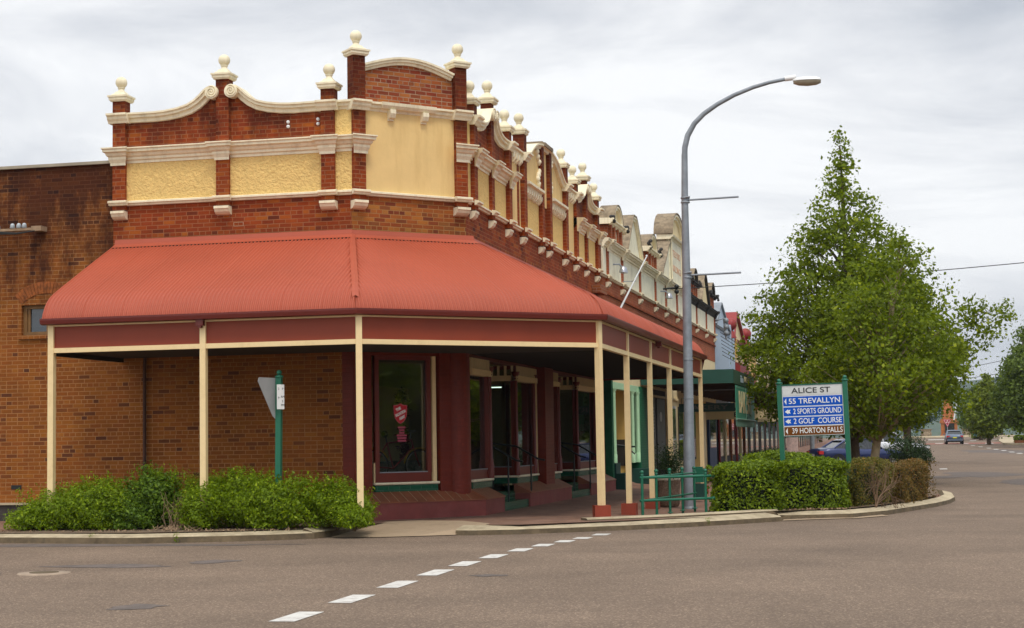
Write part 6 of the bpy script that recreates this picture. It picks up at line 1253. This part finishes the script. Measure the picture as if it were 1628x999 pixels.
# wires, pole
M_wire = mat('cable_black', (.03, .03, .032), .6, 0)
def wire(a, b, sag, rr_, lb):
    a, b = Vector(a), Vector(b); pts = [a.lerp(b, i/16)-Vector((0, 0, sag*4*(i/16)*(1-i/16))) for i in range(17)]; mb = MB(); mb.tube(pts, rr_, 5); return tag(mb.build('overhead_wire', M_wire, None, org=a), lb, 'wire', 'overhead wires')
wire((-8.2, 62.5, 7.3), (16, 62.5, 8.7), .25, .016, 'single cable crossing the street from the tall gable to the right')
wire((-1, 200, 8.2), (22, 200, 12.5), .4, .03, 'upper cable above the far hill'); wire((-1, 201, 7.4), (22, 200, 10.6), .4, .03, 'middle cable above the far hill'); wire((-1, 202, 6.4), (22, 202, 8.4), .3, .03, 'lower cable in front of the far hill')
for i in range(7): wire((-8.1, 79.5+.12*i, 6.7-.17*i), (-5.6, 118+i, 5.9-.13*i), .35, .016, '%s wire from the top in the bundle leaving the shop row corner' % ['first', 'second', 'third', 'fourth', 'fifth', 'sixth', 'seventh'][i])
mb = MB(); mb.tube([(-4.95, 98, .4), (-4.95, 98, 6.3)], .13, 12); mb.build('pole', M_galv, t0 if False else bpy.data.objects['lamp_pole'])
mb = MB(); mb.box(-6.0, -5.4, 92, 92.1, .5, 1.75); tag(mb.build('poster_board', mat('pink_poster', (.62, .45, .40), .8, .3, 9), None, org=(-5.7, 92, .5)), 'pale pink poster board standing below the brown sign row', 'poster')
# insulator cluster on the row corner
mb = MB(); mb.tube([(-8.4, 80.2, 7.3), (-8.0, 80.2, 7.4), (-7.9, 80.2, 6.4)], .05, 6)
for z in (7.3, 7.0, 6.7): mb.ball((-7.9, 80.2, z), .13, 8)
tag(mb.build('cable_insulators', M_galv, None, org=(-8, 80.2, 7)), 'grey insulators at the far corner of the shop row', 'insulator')
mb = MB(); mb.tube([(-8.45, 62.4, 7.3), (-7.9, 62.5, 7.35)], .035, 6)
for z in (7.2, 7.38): mb.ball((-7.95, 62.5, z), .09, 8)
tag(mb.build('cable_bracket', M_black, None, org=(-8.2, 62.5, 7.3)), 'dark cable bracket on the tall gable holding the street cable', 'bracket')
# leaf litter along the kerb
q = np.random.default_rng(77); P = [(x, 27.5+.5*q.random(), .275) for x in q.uniform(-16, -10.2, 260)]+[(q.uniform(-3.5, -.6), 0, 0) for _ in range(0)]
for i in range(200):
    k_ = q.random(); x, y = -2.4+1.3*k_, 34.05+.55*k_; P.append((x+q.normal()*.1, y+abs(q.normal())*.15+.1, .285))
leaves('leaf_litter', P, .05, M_twig, org=(-12, 27.7, .27), kind='stuff')
q = np.random.default_rng(78); P = []
for gx, gy in ((-3.55, 31.68), (-13.55, 26.85), (-12.0, 26.85)):
    for i in range(26): h = q.random()*.16; P.append((gx+q.normal()*.03, gy+q.normal()*.02, .12+h))
leaves('kerb_weeds', P, .07, LF_bush, org=(-3.55, 31.6, .1), aspect=.15, kind='stuff')

# ================================================================ other side of the street (seen only in the window glass)
M_op = mat('opposite_render', (.14, .12, .09), .8, .2, 1)
for i, (y0, y1, h) in enumerate(((-22, -4, 7), (-2, 38, 5.5), (40, 62, 6.5), (64, 90, 5.5))):
    t = empty('opposite_building', (36, y0, .1), ['tall rendered', 'low rendered', 'second tall rendered', 'long low rendered'][i]+' building across the street, seen only as a window reflection', 'building')
    mb = MB(); mb.box(36, 50, y0, y1, 0, h); mb.build('wall', M_op, t); mb = MB(); mb.box(33, 36, y0, y1, 3.2, 3.6); mb.build('awning', M_dark, t)
    for k_ in range(int((y1-y0)/4)): mb = MB(); mb.box(35.9, 36.02, y0+1+k_*4, y0+3.6+k_*4, .8, 2.9); mb.build('window', M_black, t)
wrds = ['first', 'second', 'third', 'fourth', 'fifth', 'sixth', 'seventh', 'eighth']
for i in range(8):
    y = -12+15*i+(i % 3); tree('opposite_tree', (26+(i % 2)*2.5, y, .1), [(2.2, 2.5), (3.5, 4.2), (5.5, 4.6), (7.5, 3.2), (9.3, .8)], 110, 40, .42, LF_tree, M_bark, .25, wrds[i]+' tree from the junction across the street, outside the view', 'trees across the street', 80+i, clr=1.0)

# ================================================================ air
hz = bpy.data.materials.new('haze_air'); hz.use_nodes = True; t_n = hz.node_tree; t_n.nodes.clear()
ho = N(t_n, 'ShaderNodeOutputMaterial'); hv = N(t_n, 'ShaderNodeVolumePrincipled'); hv.inputs['Color'].default_value = (.80, .88, 1, 1); hv.inputs['Density'].default_value = .00012; hv.inputs['Anisotropy'].default_value = .2
t_n.links.new(hv.outputs[0], ho.inputs['Volume'])
mb = MB(); mb.box(-3100, 3100, -90, 4600, -8, 175); mb.build('haze', hz, kind='stuff', uv=False)
